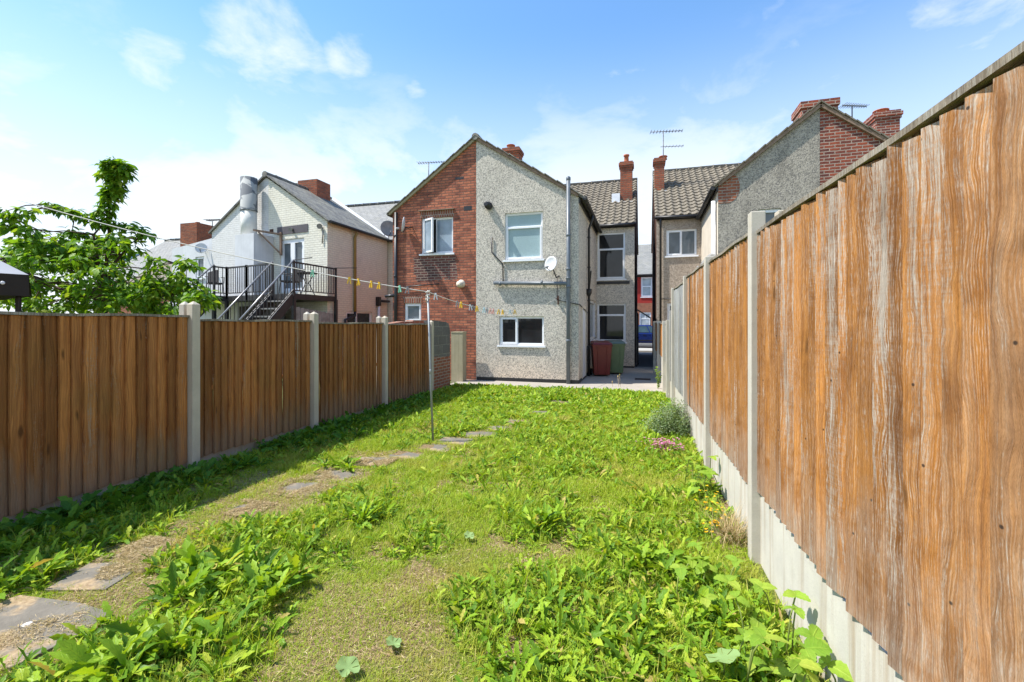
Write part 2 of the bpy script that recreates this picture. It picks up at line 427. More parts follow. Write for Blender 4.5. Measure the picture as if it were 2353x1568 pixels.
    if green:
        sn = m.noise(mp((14, 2.5, 1)), 1.0, 4, .6); bs = m.ramp(m.math('ADD', uv[1], m.math('MULTIPLY', m.math('SUBTRACT', sn, .5), .9)), [(.2, .7), (.62, 0)]); col = m.mix(bs, col, m.mix(fine, (.15, .10, .065), (.40, .29, .20)))
        gn = m.noise(m.vec('UV', (1.1, .8, 1)), 1.0, 4, .55)
        col = m.mix(m.ramp(gn, [(.5, 0), (.7, .4)]), col, m.mix(m.ramp(grain, [(.3, .0), (.7, 1)]), tuple(c * .5 for c in green), green))
    m.color(col)
    m.bump(m.math('ADD', m.math('ADD', m.math('ADD', grain, m.math('MULTIPLY', fine, .6)), m.math('MULTIPLY', spk, .5)), m.math('MULTIPLY', rings.outputs['Fac'], .25)), .9, .007)
    return m.m

def concrete_mat(name, col, stain=(.5, .42, .33), amt=.4, streak=True, rough=.9, scale=1.0):
    m = Mat(name, rough, .2)
    v = m.vec('Object')
    n1 = m.noise(v, 4 * scale, 6, .65); n2 = m.noise(v, 90, 3, .6)
    c = m.mix(m.ramp(n1, [(.3, 0), (.7, 1)]), tuple(k * .82 for k in col), col)
    c = m.mix(m.ramp(n2, [(.6, 0), (.75, .5)]), c, tuple(k * .6 for k in col))
    if streak:
        s = m.noise(m.vec('Object', (9, 9, .35)), 1.4, 4, .6)
        c = m.mix(m.math('MULTIPLY', m.ramp(s, [(.5, 0), (.7, 1)]), amt), c, m.mix(1.0, c, stain, 'MULTIPLY'))
    m.color(c); m.bump(m.math('ADD', n1, m.math('MULTIPLY', n2, .5)), .35, .006)
    return m.m

def glass_mat(name, col, rough=.04, spec=.5, mottled=False):
    m = Mat(name, rough, spec)
    if mottled:
        n = m.voro(m.vec('UV'), 55, 'Distance'); b = m.noise(m.vec('UV'), 2.0, 3, .5)
        c = m.mix(m.ramp(n, [(.1, 0), (.55, 1)]), tuple(k * .8 for k in col), col)
        m.color(m.mix(m.ramp(b, [(.35, 0), (.7, .4)]), c, tuple(k * .75 for k in col))); m.bump(n, .35, .004)
    else:
        n = m.noise(m.vec('UV'), 1.6, 3, .5)
        m.color(m.mix(m.ramp(n, [(.35, 0), (.65, 1)]), tuple(k * .55 for k in col), col))
        wv = m.noise(m.vec('UV'), .8, 1, .3); m.bump(wv, .06, .05)
    return m.m

def slate_mat(name, c1, c2, w=.3, h=.2, lichen=(.35, .34, .25)):
    m = Mat(name, .75, .3)
    uv = m.vec('UV')
    br = m.n('ShaderNodeTexBrick'); m.L(uv, br.inputs['Vector'])
    for k_, v_ in (('Scale', 1), ('Brick Width', w), ('Row Height', h), ('Mortar Size', .006), ('Bias', 0)): br.inputs[k_].default_value = v_
    br.inputs['Color1'].default_value = (*c1, 1); br.inputs['Color2'].default_value = (*c2, 1); br.inputs['Mortar'].default_value = tuple(k * .35 for k in c1) + (1,)
    nz = m.noise(uv, 2.5, 6, .7); n2 = m.noise(uv, 14, 4, .6)
    c = m.mix(m.ramp(nz, [(.45, 0), (.7, .6)]), br.outputs['Color'], lichen)
    c = m.mix(m.ramp(n2, [(.5, 0), (.8, .6)]), c, tuple(k * .5 for k in c1))
    m.color(c)
    fr = m.math('FRACT', m.math('DIVIDE', m.sep(uv)[1], h))
    m.bump(m.math('SUBTRACT', m.math('MULTIPLY', fr, -.6), br.outputs['Fac']), .9, .02)
    return m.m

MT = {}
MT['brick_old'] = brick_mat('old_red_brick', (.54, .195, .11), (.27, .09, .06), (.18, .11, .085), msize=.011, dirt=(.08, .04, .034), dirt_amt=.85, patch=(-6.5, -5.15, 2.9, 3.62, (.16, .06, .05), (.05, .035, .035)))
MT['brick_white_mortar'] = brick_mat('red_brick_pale_mortar', (.35, .09, .05), (.13, .05, .045), (.42, .34, .28), msize=.012, dirt_amt=.3)
MT['brick_chimney'] = brick_mat('chimney_brick', (.40, .12, .06), (.22, .07, .045), (.2, .14, .1), msize=.012, dirt=(.06, .04, .035), dirt_amt=.5)
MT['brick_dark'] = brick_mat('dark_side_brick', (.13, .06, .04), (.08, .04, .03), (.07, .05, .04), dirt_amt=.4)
MT['brick_red_paint'] = brick_mat('red_painted_brick', (.4, .05, .04), (.36, .05, .04), (.3, .04, .03), msize=.008, paint=((.42, .045, .035), -.05, (.3, .1, .07)))
MT['brick_orange'] = brick_mat('orange_brick', (.42, .14, .07), (.3, .1, .06), (.3, .22, .16))
MT['brick_white'] = brick_mat('white_painted_brick', (.6, .58, .5), (.6, .58, .5), (.4, .38, .33), msize=.012, paint=((.80, .765, .65), .0, (.42, .36, .28)))
MT['brick_bluewhite'] = brick_mat('cool_white_painted_wall', (.6, .6, .6), (.6, .6, .6), (.5, .5, .5), msize=.006, paint=((.74, .73, .71), .0, (.5, .48, .45)))
MT['brick_pink'] = brick_mat('cream_painted_brick', (.6, .5, .4), (.6, .5, .4), (.35, .27, .2), msize=.013, paint=((.82, .755, .60), -.01, (.40, .30, .21)))
MT['brick_wall'] = brick_mat('garden_wall_brick', (.36, .13, .07), (.25, .09, .06), (.38, .32, .26), dirt_amt=.3)
MT['block'] = brick_mat('breeze_block', (.17, .165, .15), (.12, .12, .115), (.24, .23, .2), msize=.012, bw=.45, rh=.225, dirt_amt=.35)
MT['dash'] = dash_mat('pebbledash', (.65, .59, .50), (.31, .285, .25), stain=(.76, .76, .76), stain_amt=.6, warm=(1.15, 1.02, .9))
MT['dash_pink'] = dash_mat('warm_pebbledash', (.47, .395, .32), (.26, .215, .175), stain=(.75, .7, .65), stain_amt=.4)
MT['dash_grey'] = dash_mat('dirty_pebbledash', (.42, .375, .31), (.22, .20, .18), stain=(.5, .5, .51), stain_amt=.8, scale=40)
MT['cream'] = concrete_mat('cream_render', (.70, .62, .50), (.8, .75, .66), .4, scale=.6)
MT['white_render'] = concrete_mat('white_render', (.68, .69, .71), (.8, .8, .8), .35, scale=.4)
MT['grey_render'] = concrete_mat('shaded_render', (.55, .55, .54), (.8, .8, .8), .3)
MT['pier'] = concrete_mat('yellowish_render', (.42, .36, .24), (.5, .5, .45), .5)
MT['upvc'] = plain('white_plastic_frame', (.82, .83, .85), .35, .5, var=.02)
MT['black'] = plain('black_plastic', (.018, .018, .02), .4, .5)
MT['gutter'] = plain('dark_gutter', (.02, .018, .018), .45, .5)
MT['greypipe'] = plain('grey_soil_pipe', (.12, .14, .16), .4, .5, var=.15)
MT['mustard'] = plain('mustard_downpipe', (.30, .2, .06), .6, .4)
MT['whitepipe'] = plain('white_downpipe', (.72, .72, .74), .4, .5, var=.04)
MT['steel'] = plain('black_steel', (.03, .028, .028), .5, .5, var=.3)
MT['handrail'] = plain('worn_handrail', (.28, .27, .26), .35, .6, .5)
MT['galv'] = plain('galvanised_steel', (.30, .32, .32), .55, .4, .4)
MT['dish'] = plain('dish_grey', (.58, .60, .62), .5, .4, var=.06)
MT['dish_dark'] = plain('dish_dark', (.25, .24, .22), .6, .4, var=.2)
MT['aerial'] = plain('aerial_alloy', (.12, .12, .12), .5, .5, .5)
MT['terracotta'] = plain('terracotta', (.42, .14, .07), .8, .3, var=.2)
MT['lead'] = plain('lead_flashing', (.55, .57, .6), .6, .4)
MT['white_flash'] = plain('white_flashing', (.78, .8, .82), .6, .4)
MT['verge'] = plain('mortar_verge', (.26, .18, .13), .9, .2, var=.3, scale=9)
MT['tile'] = None
mt = Mat('concrete_roof_tile', .9, .2); _v = mt.vec('UV')
_n = mt.noise(_v, 1.2, 5, .6); _n2 = mt.noise(_v, 12, 4, .7)
mt.color(mt.mix(mt.ramp(_n2, [(.35, 0), (.7, 1)]), mt.mix(mt.ramp(_n, [(.3, 0), (.7, 1)]), (.115, .095, .074), (.175, .148, .112)), (.26, .23, .175)))
mt.bump(_n2, .3, .01); MT['tile'] = mt.m
MT['slate'] = slate_mat('grey_slate', (.13, .125, .115), (.2, .19, .165))
MT['slate_pale'] = slate_mat('pale_slate', (.22, .22, .21), (.29, .285, .265), lichen=(.27, .26, .21))
MT['duct'] = Mat('weathered_duct', .8, .15)
_d = MT['duct']; _n = _d.noise(_d.vec(), 2.2, 5, .6, .6)
_d.color(_d.mix(_d.ramp(_n, [(.47, 0), (.52, 1)]), (.40, .405, .385), (.14, .15, .16))); MT['duct'] = _d.m
MT['drum_white'] = plain('white_duct', (.62, .62, .58), .85, .15, var=.08)
MT['glass_dark'] = glass_mat('dark_window_glass', (.03, .032, .035))
MT['glass_mid'] = glass_mat('grey_window_glass', (.16, .19, .21))
MT['glass_sky'] = glass_mat('painted_sky_glass', (.32, .40, .48))  # pale blue base colour stands in for the sky reflected in the panes
MT['glass_frost'] = glass_mat('frosted_glass', (.34, .46, .47), .35, .5, True)
MT['glass_lace'] = glass_mat('net_curtained_glass', (.5, .56, .6), .2, .5)
MT['wood_shade'] = wood_mat('brown_fence_board', (.56, .25, .078), (.31, .13, .045), (.50, .40, .28), -.03, green=(.26, .19, .055))
MT['wood_orange'] = wood_mat('orange_fence_board', (.50, .225, .050), (.33, .135, .03), (.62, .56, .48), .0, top=(1.75, 2.4), seed=3.1, ridge=.25)
MT['wood_near'] = wood_mat('weathered_orange_board', (.53, .24, .058), (.30, .125, .034), (.58, .52, .44), .03, top=(1.45, 2.4), sx=58, seed=8.4, ridge=.42)
MT['wood_grey'] = wood_mat('silver_fence_board', (.34, .35, .34), (.2, .21, .21), (.5, .51, .5), .12, top=(1.6, 2.3), seed=5.5)
MT['wood_cap'] = wood_mat('grey_fence_capping', (.36, .32, .25), (.2, .17, .13), (.5, .47, .4), .1)
MT['post'] = concrete_mat('concrete_post', (.56, .515, .43), (.75, .7, .6), .4)
MT['post_shade'] = concrete_mat('grey_concrete_post', (.58, .51, .40), (.75, .7, .6), .4)
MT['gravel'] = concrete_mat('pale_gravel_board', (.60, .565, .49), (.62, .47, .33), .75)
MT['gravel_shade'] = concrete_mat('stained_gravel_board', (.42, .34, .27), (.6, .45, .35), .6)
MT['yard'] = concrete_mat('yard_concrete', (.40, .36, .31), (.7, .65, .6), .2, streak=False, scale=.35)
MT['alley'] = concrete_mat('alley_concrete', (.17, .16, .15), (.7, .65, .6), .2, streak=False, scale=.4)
MT['asphalt'] = concrete_mat('asphalt', (.06, .06, .06), streak=False)
MT['pavement'] = concrete_mat('pavement_slab', (.42, .40, .36), streak=False)
MT['slab'] = Mat('path_slab', .9, .2)
_s = MT['slab']; _o = _s.vec(); _n = _s.noise(_o, 5, 6, .65); _n2 = _s.noise(_o, 40, 4, .6); _n3 = _s.noise(_o, 2.6, 5, .6)
_c = _s.mix(_s.ramp(_n, [(.3, 0), (.7, 1)]), (.14, .125, .10), (.235, .21, .17))
_c = _s.mix(_s.ramp(_n3, [(.52, 0), (.60, 1)]), _c, _s.mix(_s.ramp(_n2, [(.3, 0), (.7, 1)]), (.24, .165, .09), (.44, .33, .2)))
_s.color(_c); _s.bump(_s.math('ADD', _n, _n2), .5, .012); MT['slab'] = _s.m
MT['rope'] = plain('white_cord', (.66, .63, .56), .8, .2)
MT['peg_yellow'] = plain('yellow_peg', (.75, .45, .02), .4, .5, var=.03)
MT['peg_green'] = plain('green_peg', (.22, .55, .36), .4, .5, var=.03)
MT['peg_blue'] = plain('pale_blue_peg', (.42, .58, .62), .4, .5, var=.03)
MT['peg_grey'] = plain('grey_peg', (.28, .28, .29), .4, .5, var=.03)
MT['peg_white'] = plain('white_peg', (.72, .72, .72), .4, .5, var=.03)
MT['peg_pink'] = plain('pink_peg', (.62, .32, .28), .4, .5, var=.03)
MT['bin_red'] = plain('maroon_bin', (.17, .022, .016), .4, .5, var=.1)
MT['bin_green'] = plain('green_bin', (.16, .22, .10), .45, .5, var=.1)
MT['bin_lid'] = plain('grey_green_lid', (.12, .17, .14), .45, .5, var=.1)
MT['tyre'] = plain('tyre_rubber', (.015, .015, .015), .8, .3)
MT['car_paint'] = plain('blue_car_paint', (.012, .03, .16), .2, .6, .3, var=.03)
MT['car_glass'] = glass_mat('car_glass', (.06, .1, .11))
MT['alloy'] = plain('wheel_alloy', (.4, .4, .42), .35, .5, .8)
MT['canopy'] = plain('grey_canopy_cloth', (.46, .46, .47), .85, .2, var=.05)
MT['valance'] = plain('brown_canopy_cloth', (.035, .028, .022), .8, .2, var=.1)
MT['bark'] = plain('bark', (.09, .06, .045), .9, .2, var=.4, scale=14)
MT['wicker'] = plain('dark_wicker', (.05, .045, .045), .7, .3, var=.3, scale=40)

def leaf_mat(name, stops, trans=.35, rough=.45, noise_mix=None, veins=0.0):
    m = Mat(name, rough + .12, .2)
    c = m.ramp(m.island(), stops)
    if veins:
        o = m.sep(m.vec('UV')); du = m.math('ABSOLUTE', m.math('SUBTRACT', o[0], .5))
        rib = m.ramp(du, [(.0, 1), (.07, 0)])
        sv = m.math('FRACT', m.math('SUBTRACT', m.math('MULTIPLY', o[1], 7.0), m.math('MULTIPLY', du, 3.0)))
        side = m.ramp(sv, [(.0, .5), (.14, 0), (.86, 0), (1, .5)])
        c = m.mix(m.math('MULTIPLY', m.math('MAXIMUM', rib, side), veins), c, m.mix(1.0, c, (1.7, 1.45, 1.9), 'MULTIPLY'))
        nz = m.noise(m.vec('Object'), 35, 3, .6); c = m.mix(m.ramp(nz, [(.35, 0), (.7, .5)]), c, m.mix(1.0, c, (.62, .72, .6), 'MULTIPLY'))
        m.bump(m.math('ADD', m.math('MAXIMUM', rib, side), m.math('MULTIPLY', nz, .8)), .6, .004)
    if noise_mix:
        nz = m.noise(m.vec('Object'), noise_mix[0], 4, .6)
        c = m.mix(m.ramp(nz, [(noise_mix[1], 0), (noise_mix[2], 1)]), c, noise_mix[3])
    return m.leafy(c, trans, rough).m
MT['leaf_tree'] = leaf_mat('cherry_leaf', [(0, (.055, .15, .012)), (.5, (.15, .31, .022)), (.85, (.25, .42, .035)), (1, (.34, .44, .06))], .42, .4, None, .3)
MT['weed'] = leaf_mat('broad_weed_leaf', [(0, (.08, .18, .016)), (.3, (.19, .35, .026)), (.75, (.34, .50, .032)), (.94, (.46, .54, .05)), (.97, (.55, .50, .10)), (1, (.50, .36, .14))], .32, .45, None, .5)
MT['weed_dark'] = leaf_mat('dock_leaf', [(0, (.06, .17, .02)), (.6, (.11, .26, .025)), (1, (.2, .35, .04))], .34, .45, None, .5)
MT['grass'] = leaf_mat('grass_blade', [(0, (.22, .34, .02)), (.6, (.37, .50, .035)), (.85, (.46, .53, .06)), (1, (.55, .46, .18))], .35, .5, (1.3, .5, .72, (.48, .42, .10)))
MT['straw'] = leaf_mat('dry_straw', [(0, (.25, .22, .07)), (.3, (.36, .26, .12)), (.7, (.50, .38, .2)), (1, (.66, .54, .34))], .1, .8)
MT['bramble'] = leaf_mat('bramble_leaf', [(0, (.22, .38, .04)), (.6, (.30, .45, .05)), (1, (.42, .50, .07))], .35, .5, None, .6)
MT['squash'] = leaf_mat('grey_green_leaf', [(0, (.24, .37, .13)), (1, (.28, .40, .15))], .2, .6)
MT['silver'] = leaf_mat('silver_green_leaf', [(0, (.10, .17, .05)), (.6, (.2, .28, .12)), (1, (.36, .42, .26))], .2, .6)
MT['petal_pink'] = leaf_mat('pink_petal', [(0, (.55, .14, .36)), (1, (.75, .36, .56))], .3, .6)
MT['petal_yellow'] = leaf_mat('yellow_petal', [(0, (.75, .42, .01)), (1, (.85, .6, .03))], .3, .6)
MT['stem'] = plain('green_stem', (.2, .25, .06), .6, .3)
# lawn soil
lm = Mat('lawn_soil', .95, .1)
_v = lm.vec(); _d = lm.attr('dry'); _n = lm.noise(_v, 9, 6, .7); _n2 = lm.noise(_v, 70, 4, .7)
_soil = lm.mix(lm.ramp(_n2, [(.3, 0), (.7, 1)]), (.10, .068, .035), (.46, .33, .18))
_moss = lm.mix(lm.ramp(_n2, [(.3, 0), (.7, 1)]), (.06, .085, .015), (.24, .28, .055))
lm.color(lm.mix(lm.ramp(lm.math('ADD', _d, lm.math('MULTIPLY', lm.math('SUBTRACT', _n, .5), .8)), [(.35, 0), (.62, 1)]), _moss, _soil))
lm.bump(lm.math('ADD', _n, lm.math('MULTIPLY', _n2, .8)), .9, .03); MT['lawn'] = lm.m
MT['earth'] = plain('rough_ground', (.12, .14, .05), .95, .1, var=.4, scale=1.5)
# ------------------------------------------------------------------ roofs, chimneys and small fittings
def slab_roof(mb, e0, e1, r1, r0, th=.06):
    """eave e0-e1, ridge r0-r1; UV in metres, v up the slope"""
    e0, e1, r1, r0 = map(Vector, (e0, e1, r1, r0))
    n = (e1 - e0).cross(r0 - e0).normalized()
    if n.z < 0: n = -n
    w = (e1 - e0).length; l = (r0 - e0).length
    t = [p + n * th for p in (e0, e1, r1, r0)]; b = [e0, e1, r1, r0]
    uv = [(0, 0), (w, 0), (w, l), (0, l)]
    mb.face(t, uv=uv); mb.face(b[::-1], uv=uv[::-1])
    for i in range(4):
        j = (i + 1) % 4; mb.face([b[i], b[j], t[j], t[i]], uv=[(0, 0), (.3, 0), (.3, .05), (0, .05)])

def tile_roof(name, e0, e1, r0, mat, parent, tw=.25, th=.29):
    """interlocking tiles: e0-e1 eave, r0 ridge above e0"""
    e0, e1, r0 = map(Vector, (e0, e1, r0))
    U = (e1 - e0); W = U.length; U.normalize(); V = (r0 - e0); Lh = V.length; V.normalize()
    n = U.cross(V).normalized()
    if n.z < 0: n = -n
    ns = int(W / tw * 8); nc = int(math.ceil(Lh / th))
    s = np.linspace(0, W, ns + 1)
    ph = (s / tw) % 1.0
    wave = np.where(ph < .55, .042 * np.sin(np.pi * ph / .55), -.006)
    vs, fs, uvs = [], [], []
    o = 0
    for c in range(nc):
        v0, v1 = c * th, min((c + 1) * th, Lh)
        jit = rng.normal(0, .004, ns + 1)
        rows = [(v0, .0, -.01), (v0, .05, 1), (v1, .016, 1)]
        for v, h, wv in rows:
            hh = h + (wave * (1 if wv == 1 else .0)) + jit * (v == v0)
            p = np.array(e0)[None] + np.outer(s, np.array(U)) + np.array(V)[None] * v + np.outer(hh, np.array(n))
            vs.append(p); uvs.append(np.stack([s, np.full_like(s, v)], 1))
        i = np.arange(ns)
        for k in range(2):
            a = o + k * (ns + 1)
            fs.append(np.stack([a + i, a + i + 1, a + ns + 1 + i + 1, a + ns + 1 + i], 1))
        o += 3 * (ns + 1)
    return np_mesh(name, np.concatenate(vs), np.concatenate(fs), mat, parent, smooth=False, uv=np.concatenate(uvs))

def ridge_tiles(mb, p, q, r=.1, seg=.45):
    p, q = Vector(p), Vector(q); L = (q - p).length; n = max(1, int(L / seg)); d = (q - p) / n
    for i in range(n):
        a = p + d * i; b = a + d * .985
        off = Vector((0, 0, random.uniform(-.006, .008)))
        mb.tube([a + off, a + d * .08 + off, a + d * .081 + off, b + off], [r * 1.12, r * 1.12, r, r], 10)

def chimney(parent, x0, x1, y0, y1, z0, z1, mat, pots=(), name='chimney', pot_h=.3, pot_r=.1, corbel=True):
    mb = MB(); mb.box(x0, x1, y0, y1, z0, z1 - (.24 if corbel else 0))
    if corbel:
        mb.box(x0 - .03, x1 + .03, y0 - .03, y1 + .03, z1 - .24, z1 - .16); mb.box(x0 - .055, x1 + .055, y0 - .055, y1 + .055, z1 - .16, z1 - .06)
        mb.box(x0 - .02, x1 + .02, y0 - .02, y1 + .02, z1 - .06, z1)
    ch = mb.build(name, mat, parent)
    for (px_, py_) in pots:
        m = MB(); m.lathe((px_, py_, z1 - .01), [(pot_r * 1.05, 0), (pot_r * .95, .05), (pot_r * .85, pot_h * .8), (pot_r * 1.15, pot_h * .84), (pot_r * 1.15, pot_h), (pot_r * .8, pot_h), (pot_r * .75, pot_h * .6)], 14)
        m.build('chimney_pot', MT['terracotta'], ch)
    return ch

def aerial(base, h, az, boom, label, mat=None, second=None, group=None):
    r = empty('tv_aerial', base, label, 'aerial', group)
    b = Vector(base); top = b + Vector((0, 0, h)); d = Vector((math.cos(az), math.sin(az), .0)); sd = Vector((-d.y, d.x, 0))
    m = MB(); m.tube([b, top], .018, 6); m.build('mast', MT['aerial'], r)
    m = MB(); p0 = top - d * boom * .4 - Vector((0, 0, .02)); p1 = top + d * boom * .6 - Vector((0, 0, .02))
    m.tube([p0, p1], .014, 5)
    for k in range(11):
        c = p0.lerp(p1, k / 10); l = .2 - .008 * k
        m.tube([c - sd * l + Vector((0, 0, .0)), c + sd * l], .008, 4)
        m.tube([c - Vector((0, 0, .05)), c + Vector((0, 0, .05))], .008, 4)
    m.build('antenna', MT['aerial'], r)
    if second:
        m = MB(); c0 = b + Vector((0, 0, second)); m.tube([c0 - d * .1, c0 + d * .75], .012, 5)
        for k in range(6):
            c = c0 + d * (.1 + .12 * k); m.tube([c - sd * .14, c + sd * .14], .007, 4)
        m.build('antenna', MT['aerial'], r)
    return r

def sat_dish(anchor, face_dir, rad, label, mat, arm_off, group=None):
    """anchor on the wall, dish in front of it facing face_dir"""
    a = Vector(anchor); f = Vector(face_dir).normalized()
    r = empty('satellite_dish', a, label, 'satellite dish', group)
    c = a + Vector(arm_off)
    m = MB(); prof = []
    for k in range(7):
        q = rad * k / 6; prof.append((q, .22 * q * q / rad))
    for k in range(6, -1, -1):
        q = rad * k / 6; prof.append((q + (.004 if k == 6 else 0), .22 * q * q / rad - .012))
    m.lathe(c, prof, 24, f); m.build('reflector', mat, r)
    m = MB(); dn = Vector((0, 0, -1)); low = c + dn * rad * .95
    m.tube([a, a + Vector((arm_off[0] * .3, arm_off[1] * .7, -rad * .3)), c + dn * rad * .3 - f * .02], .018, 6)
    m.tube([c + dn * rad * .3 - f * .03, low + f * .02, c + f * rad * 1.15 + dn * rad * .75], .012, 6)
    m.build('arm', MT['black'], r)
    m = MB(); e = c + f * rad * 1.15 + dn * rad * .75; m.lathe(e, [(.03, 0), (.035, .04), (.02, .1)], 10, -f + Vector((0, 0, .5))); m.build('receiver_head', MT['peg_grey'], r)
    return r

YW = 12.1            # rear wings stand here
YM = 16.85           # main rear wall
YR, YF = 20.6, 24.4  # ridge and street front
XB, XL, XR = -4.57, -7.23, -1.67   # party line, brick edge, dash edge
XA = -.33            # alley wall
ZA, ZE, ZM, ZR = 6.84, 5.03, 5.2, 7.83

# ------------------------------------------------------------------ pebbledashed house
hs = empty('pebbledash_house', (-2.6, YW, 0), 'grey pebbledashed house with soil pipe, white windows and maroon bin at its corner', 'house')
W1 = Wall((0, YW, 0), (1, 0, 0), (0, 1, 0))
rU = W1.rect(1160, 488, 1247, 597); rLo = W1.rect(1147, 727, 1250, 794)
mb = MB()
W1.wall(mb, [(XB + .002, 0), (XR, 0), (XR, ZE), (XB + .002, ZA)], [rU, rLo])
W2 = Wall((XR, 0, 0), (0, 1, 0), (-1, 0, 0))
def r_on(W, x0, y0, x1, y1): return W.rect(x0, y0, x1, y1)
s1 = r_on(W2, 1351.5, 543, 1357.5, 584); s2 = r_on(W2, 1351, 688, 1361, 790)
s1 = (s1[0], s1[0] + .5, s1[2], s1[3]); s2 = (s2[0] + .2, YM - .25, s2[2] + .1, s2[3])
W2.wall(mb, [(YW, 0), (YM, 0), (YM, ZE), (YW, ZE)], [s1, s2])
W3 = Wall((0, YM, 0), (1, 0, 0), (0, 1, 0))
m1 = W3.rect(1367.5, 535, 1436.5, 642); m2_ = W3.rect(1366.5, 698, 1438, 786)
m1 = (max(m1[0], XR + .03), *m1[1:]); m2_ = (max(m2_[0], XR + .025), *m2_[1:])
W3.wall(mb, [(XR, 0), (XA, 0), (XA, ZM), (XR, ZM)], [m1, m2_])
hw = mb.build('wall', MT['dash'], hs); hw['label'] = 'grey and buff pebbledash walls of the rear wing'
mb = MB()
W4 = Wall((XA, 0, 0), (0, 1, 0), (-1, 0, 0))
W4.wall(mb, [(YM + .004, 0), (YF, 0), (YF, ZM), (YR, ZR), (YM + .004, ZM)])
mb.face([(XB, YF, 0), (XA, YF, 0), (XA, YF, ZM), (XB, YF, ZM)])
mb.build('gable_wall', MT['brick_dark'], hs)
up = MT['upvc']
W1.window(hs, rU, [(0, .715, 1, 1, False), (0, 0, 1, .715)], up, MT['glass_frost'])
W1.window(hs, rLo, [(0, 0, .39, 1), (.39, 0, 1, 1, False)], up, MT['glass_dark'])
W2.window(hs, s1, [(0, 0, 1, 1)], up, MT['glass_frost'], sill=False)
W2.window(hs, s2, [(0, 0, 1, 1)], up, MT['glass_mid'])
W3.window(hs, m1, [(0, .66, 1, 1, False), (0, 0, 1, .66)], up, MT['glass_dark'])
W3.window(hs, m2_, [(0, .72, 1, 1, False), (0, 0, 1, .72)], up, MT['glass_dark'])
mb = MB(); W1.box(mb, XB + .02, XR + .008, .0, .13, -.01, .02); W2.box(mb, YW - .008, YM, .0, .13, -.009, .02); W3.box(mb, XR + .01, XA, 0, .09, -.01, .02)
mb.build('plinth', MT['black'], hs)
mb = MB(); a = W3.px(1366, 648); b = W3.px(1447, 654); W3.box(mb, XR + .015, b[0], a[1] - .1, a[1], -.03, .03); mb.build('stone_ledge', MT['gutter'], hs)
# side door frame beside the downpipe
mb = MB(); W2.box(mb, YW + .55, YW + .63, 0.1, 2.05, -.03, .03); W2.box(mb, YW + 1.35, YW + 1.43, .1, 2.05, -.03, .03); W2.box(mb, YW + .55, YW + 1.43, 2.05, 2.13, -.031, .03)
dfr = mb.build('side_door_frame', MT['cream'], hs)
mb = MB(); W2.box(mb, YW + .635, YW + 1.345, .1, 2.045, -.012, .03); mb.build('door_leaf', up, dfr)
# roofs
mb = MB(); slab_roof(mb, (XR + .16, YW - .06, ZE - .12), (XR + .16, YR, ZE - .12), (XB, YR, ZA + .02), (XB, YW - .06, ZA + .02), .07)
wr = mb.build('wing_roof', MT['slate'], hs)
mb = MB()
for k in range(9):   # stepped slate edges over the mortar verge
    t0, t1 = k / 9, (k + 1) / 9
    p = Vector((XB, YW - .09, ZA + .1)).lerp(Vector((XR + .1, YW - .09, ZE + .0)), t0); q = Vector((XB, YW - .09, ZA + .075)).lerp(Vector((XR + .1, YW - .09, ZE - .025)), t1)
    mb.bar(p + Vector((0, .06, .012)), q + Vector((0, .06, .004)), .16, .022)
mb.build('roof_edge', MT['slate'], wr)
mb = MB(); mb.bar((XB + .0, YW - .035, ZA + .025), (XR - .0, YW - .035, ZE - .005), .07, .07, Vector((0, 1, 0))); mb.build('verge', MT['verge'], wr)
mr = tile_roof('main_roof', (XB + .4, YM - .12, ZM - .03), (XA + .05, YM - .12, ZM - .03), (XB + .4, YR, ZR + .03), MT['tile'], hs)
mb = MB(); slab_roof(mb, (XB, YF + .1, ZM - .05), (XA + .05, YF + .1, ZM - .05), (XA + .05, YR, ZR), (XB, YR, ZR), .05); mb.build('front_roof', MT['tile'], hs)
mb = MB(); ridge_tiles(mb, (XB + .3, YR, ZR + .03), (XA + .06, YR, ZR + .03), .11); mb.build('ridge', MT['tile'], mr)
# gutters and pipes
mb = MB(); mb.tube([(XR + .17, YW - .06, ZE - .08), (XR + .17, YM - .2, ZE - .11)], .06, 8); mb.bar((XR + .02, YW, ZE - .1), (XR + .02, YM, ZE - .1), .04, .16); mb.build('wing_gutter', MT['gutter'], hs)
mb = MB(); mb.tube([(XR + .1, YM - .17, ZM - .06), (XA + .06, YM - .17, ZM - .05)], .06, 8); mb.bar((XR, YM - .02, ZM - .05), (XA, YM - .02, ZM - .05), .04, .14); mb.build('rear_gutter', MT['gutter'], hs)
pY = YW + 1.75
mb = MB(); mb.tube([(XR + .17, pY, ZE - .14), (XR + .16, pY, ZE - .3), (XR + .07, pY, ZE - .55), (XR + .07, pY, .04)], .038, 8)
for z in (.9, 2.3, 3.3, 4.2): mb.lathe((XR + .07, pY, z), [(.038, 0), (.05, .004), (.05, .05), (.038, .054)], 8)
mb.lathe((XR + .07, pY, 2.45), [(.04, 0), (.09, .1), (.09, .22), (.04, .23)], 8)
mb.tube([(XR + .07, pY, 2.55), (XR + .2, pY - .6, 3.15)], .02, 6)
mb.build('downpipe', MT['gutter'], hs)
sp = W1.pt(W1.px(1307, 650)[0], 0, -.075)
top = W1.px(1307, 412)[1]; hz = W1.px(1220, 654)[1]
mb = MB(); mb.tube([(sp.x, sp.y, .0), (sp.x, sp.y, top)], .055, 12); mb.lathe((sp.x, sp.y, top), [(.058, -.06), (.062, -.05), (.062, .02), (.03, .05)], 12)
for z in (hz - .12, hz + .1, 3.95, 3.05, 1.15): mb.lathe((sp.x, sp.y, z), [(.055, 0), (.066, .005), (.066, .06), (.055, .065)], 12)
pl = W1.px(1137, 652); mb.tube([(pl[0], YW - .075, hz + .06), (sp.x - .1, YW - .075, hz), (sp.x, YW - .075, hz - .02)], .05, 10)
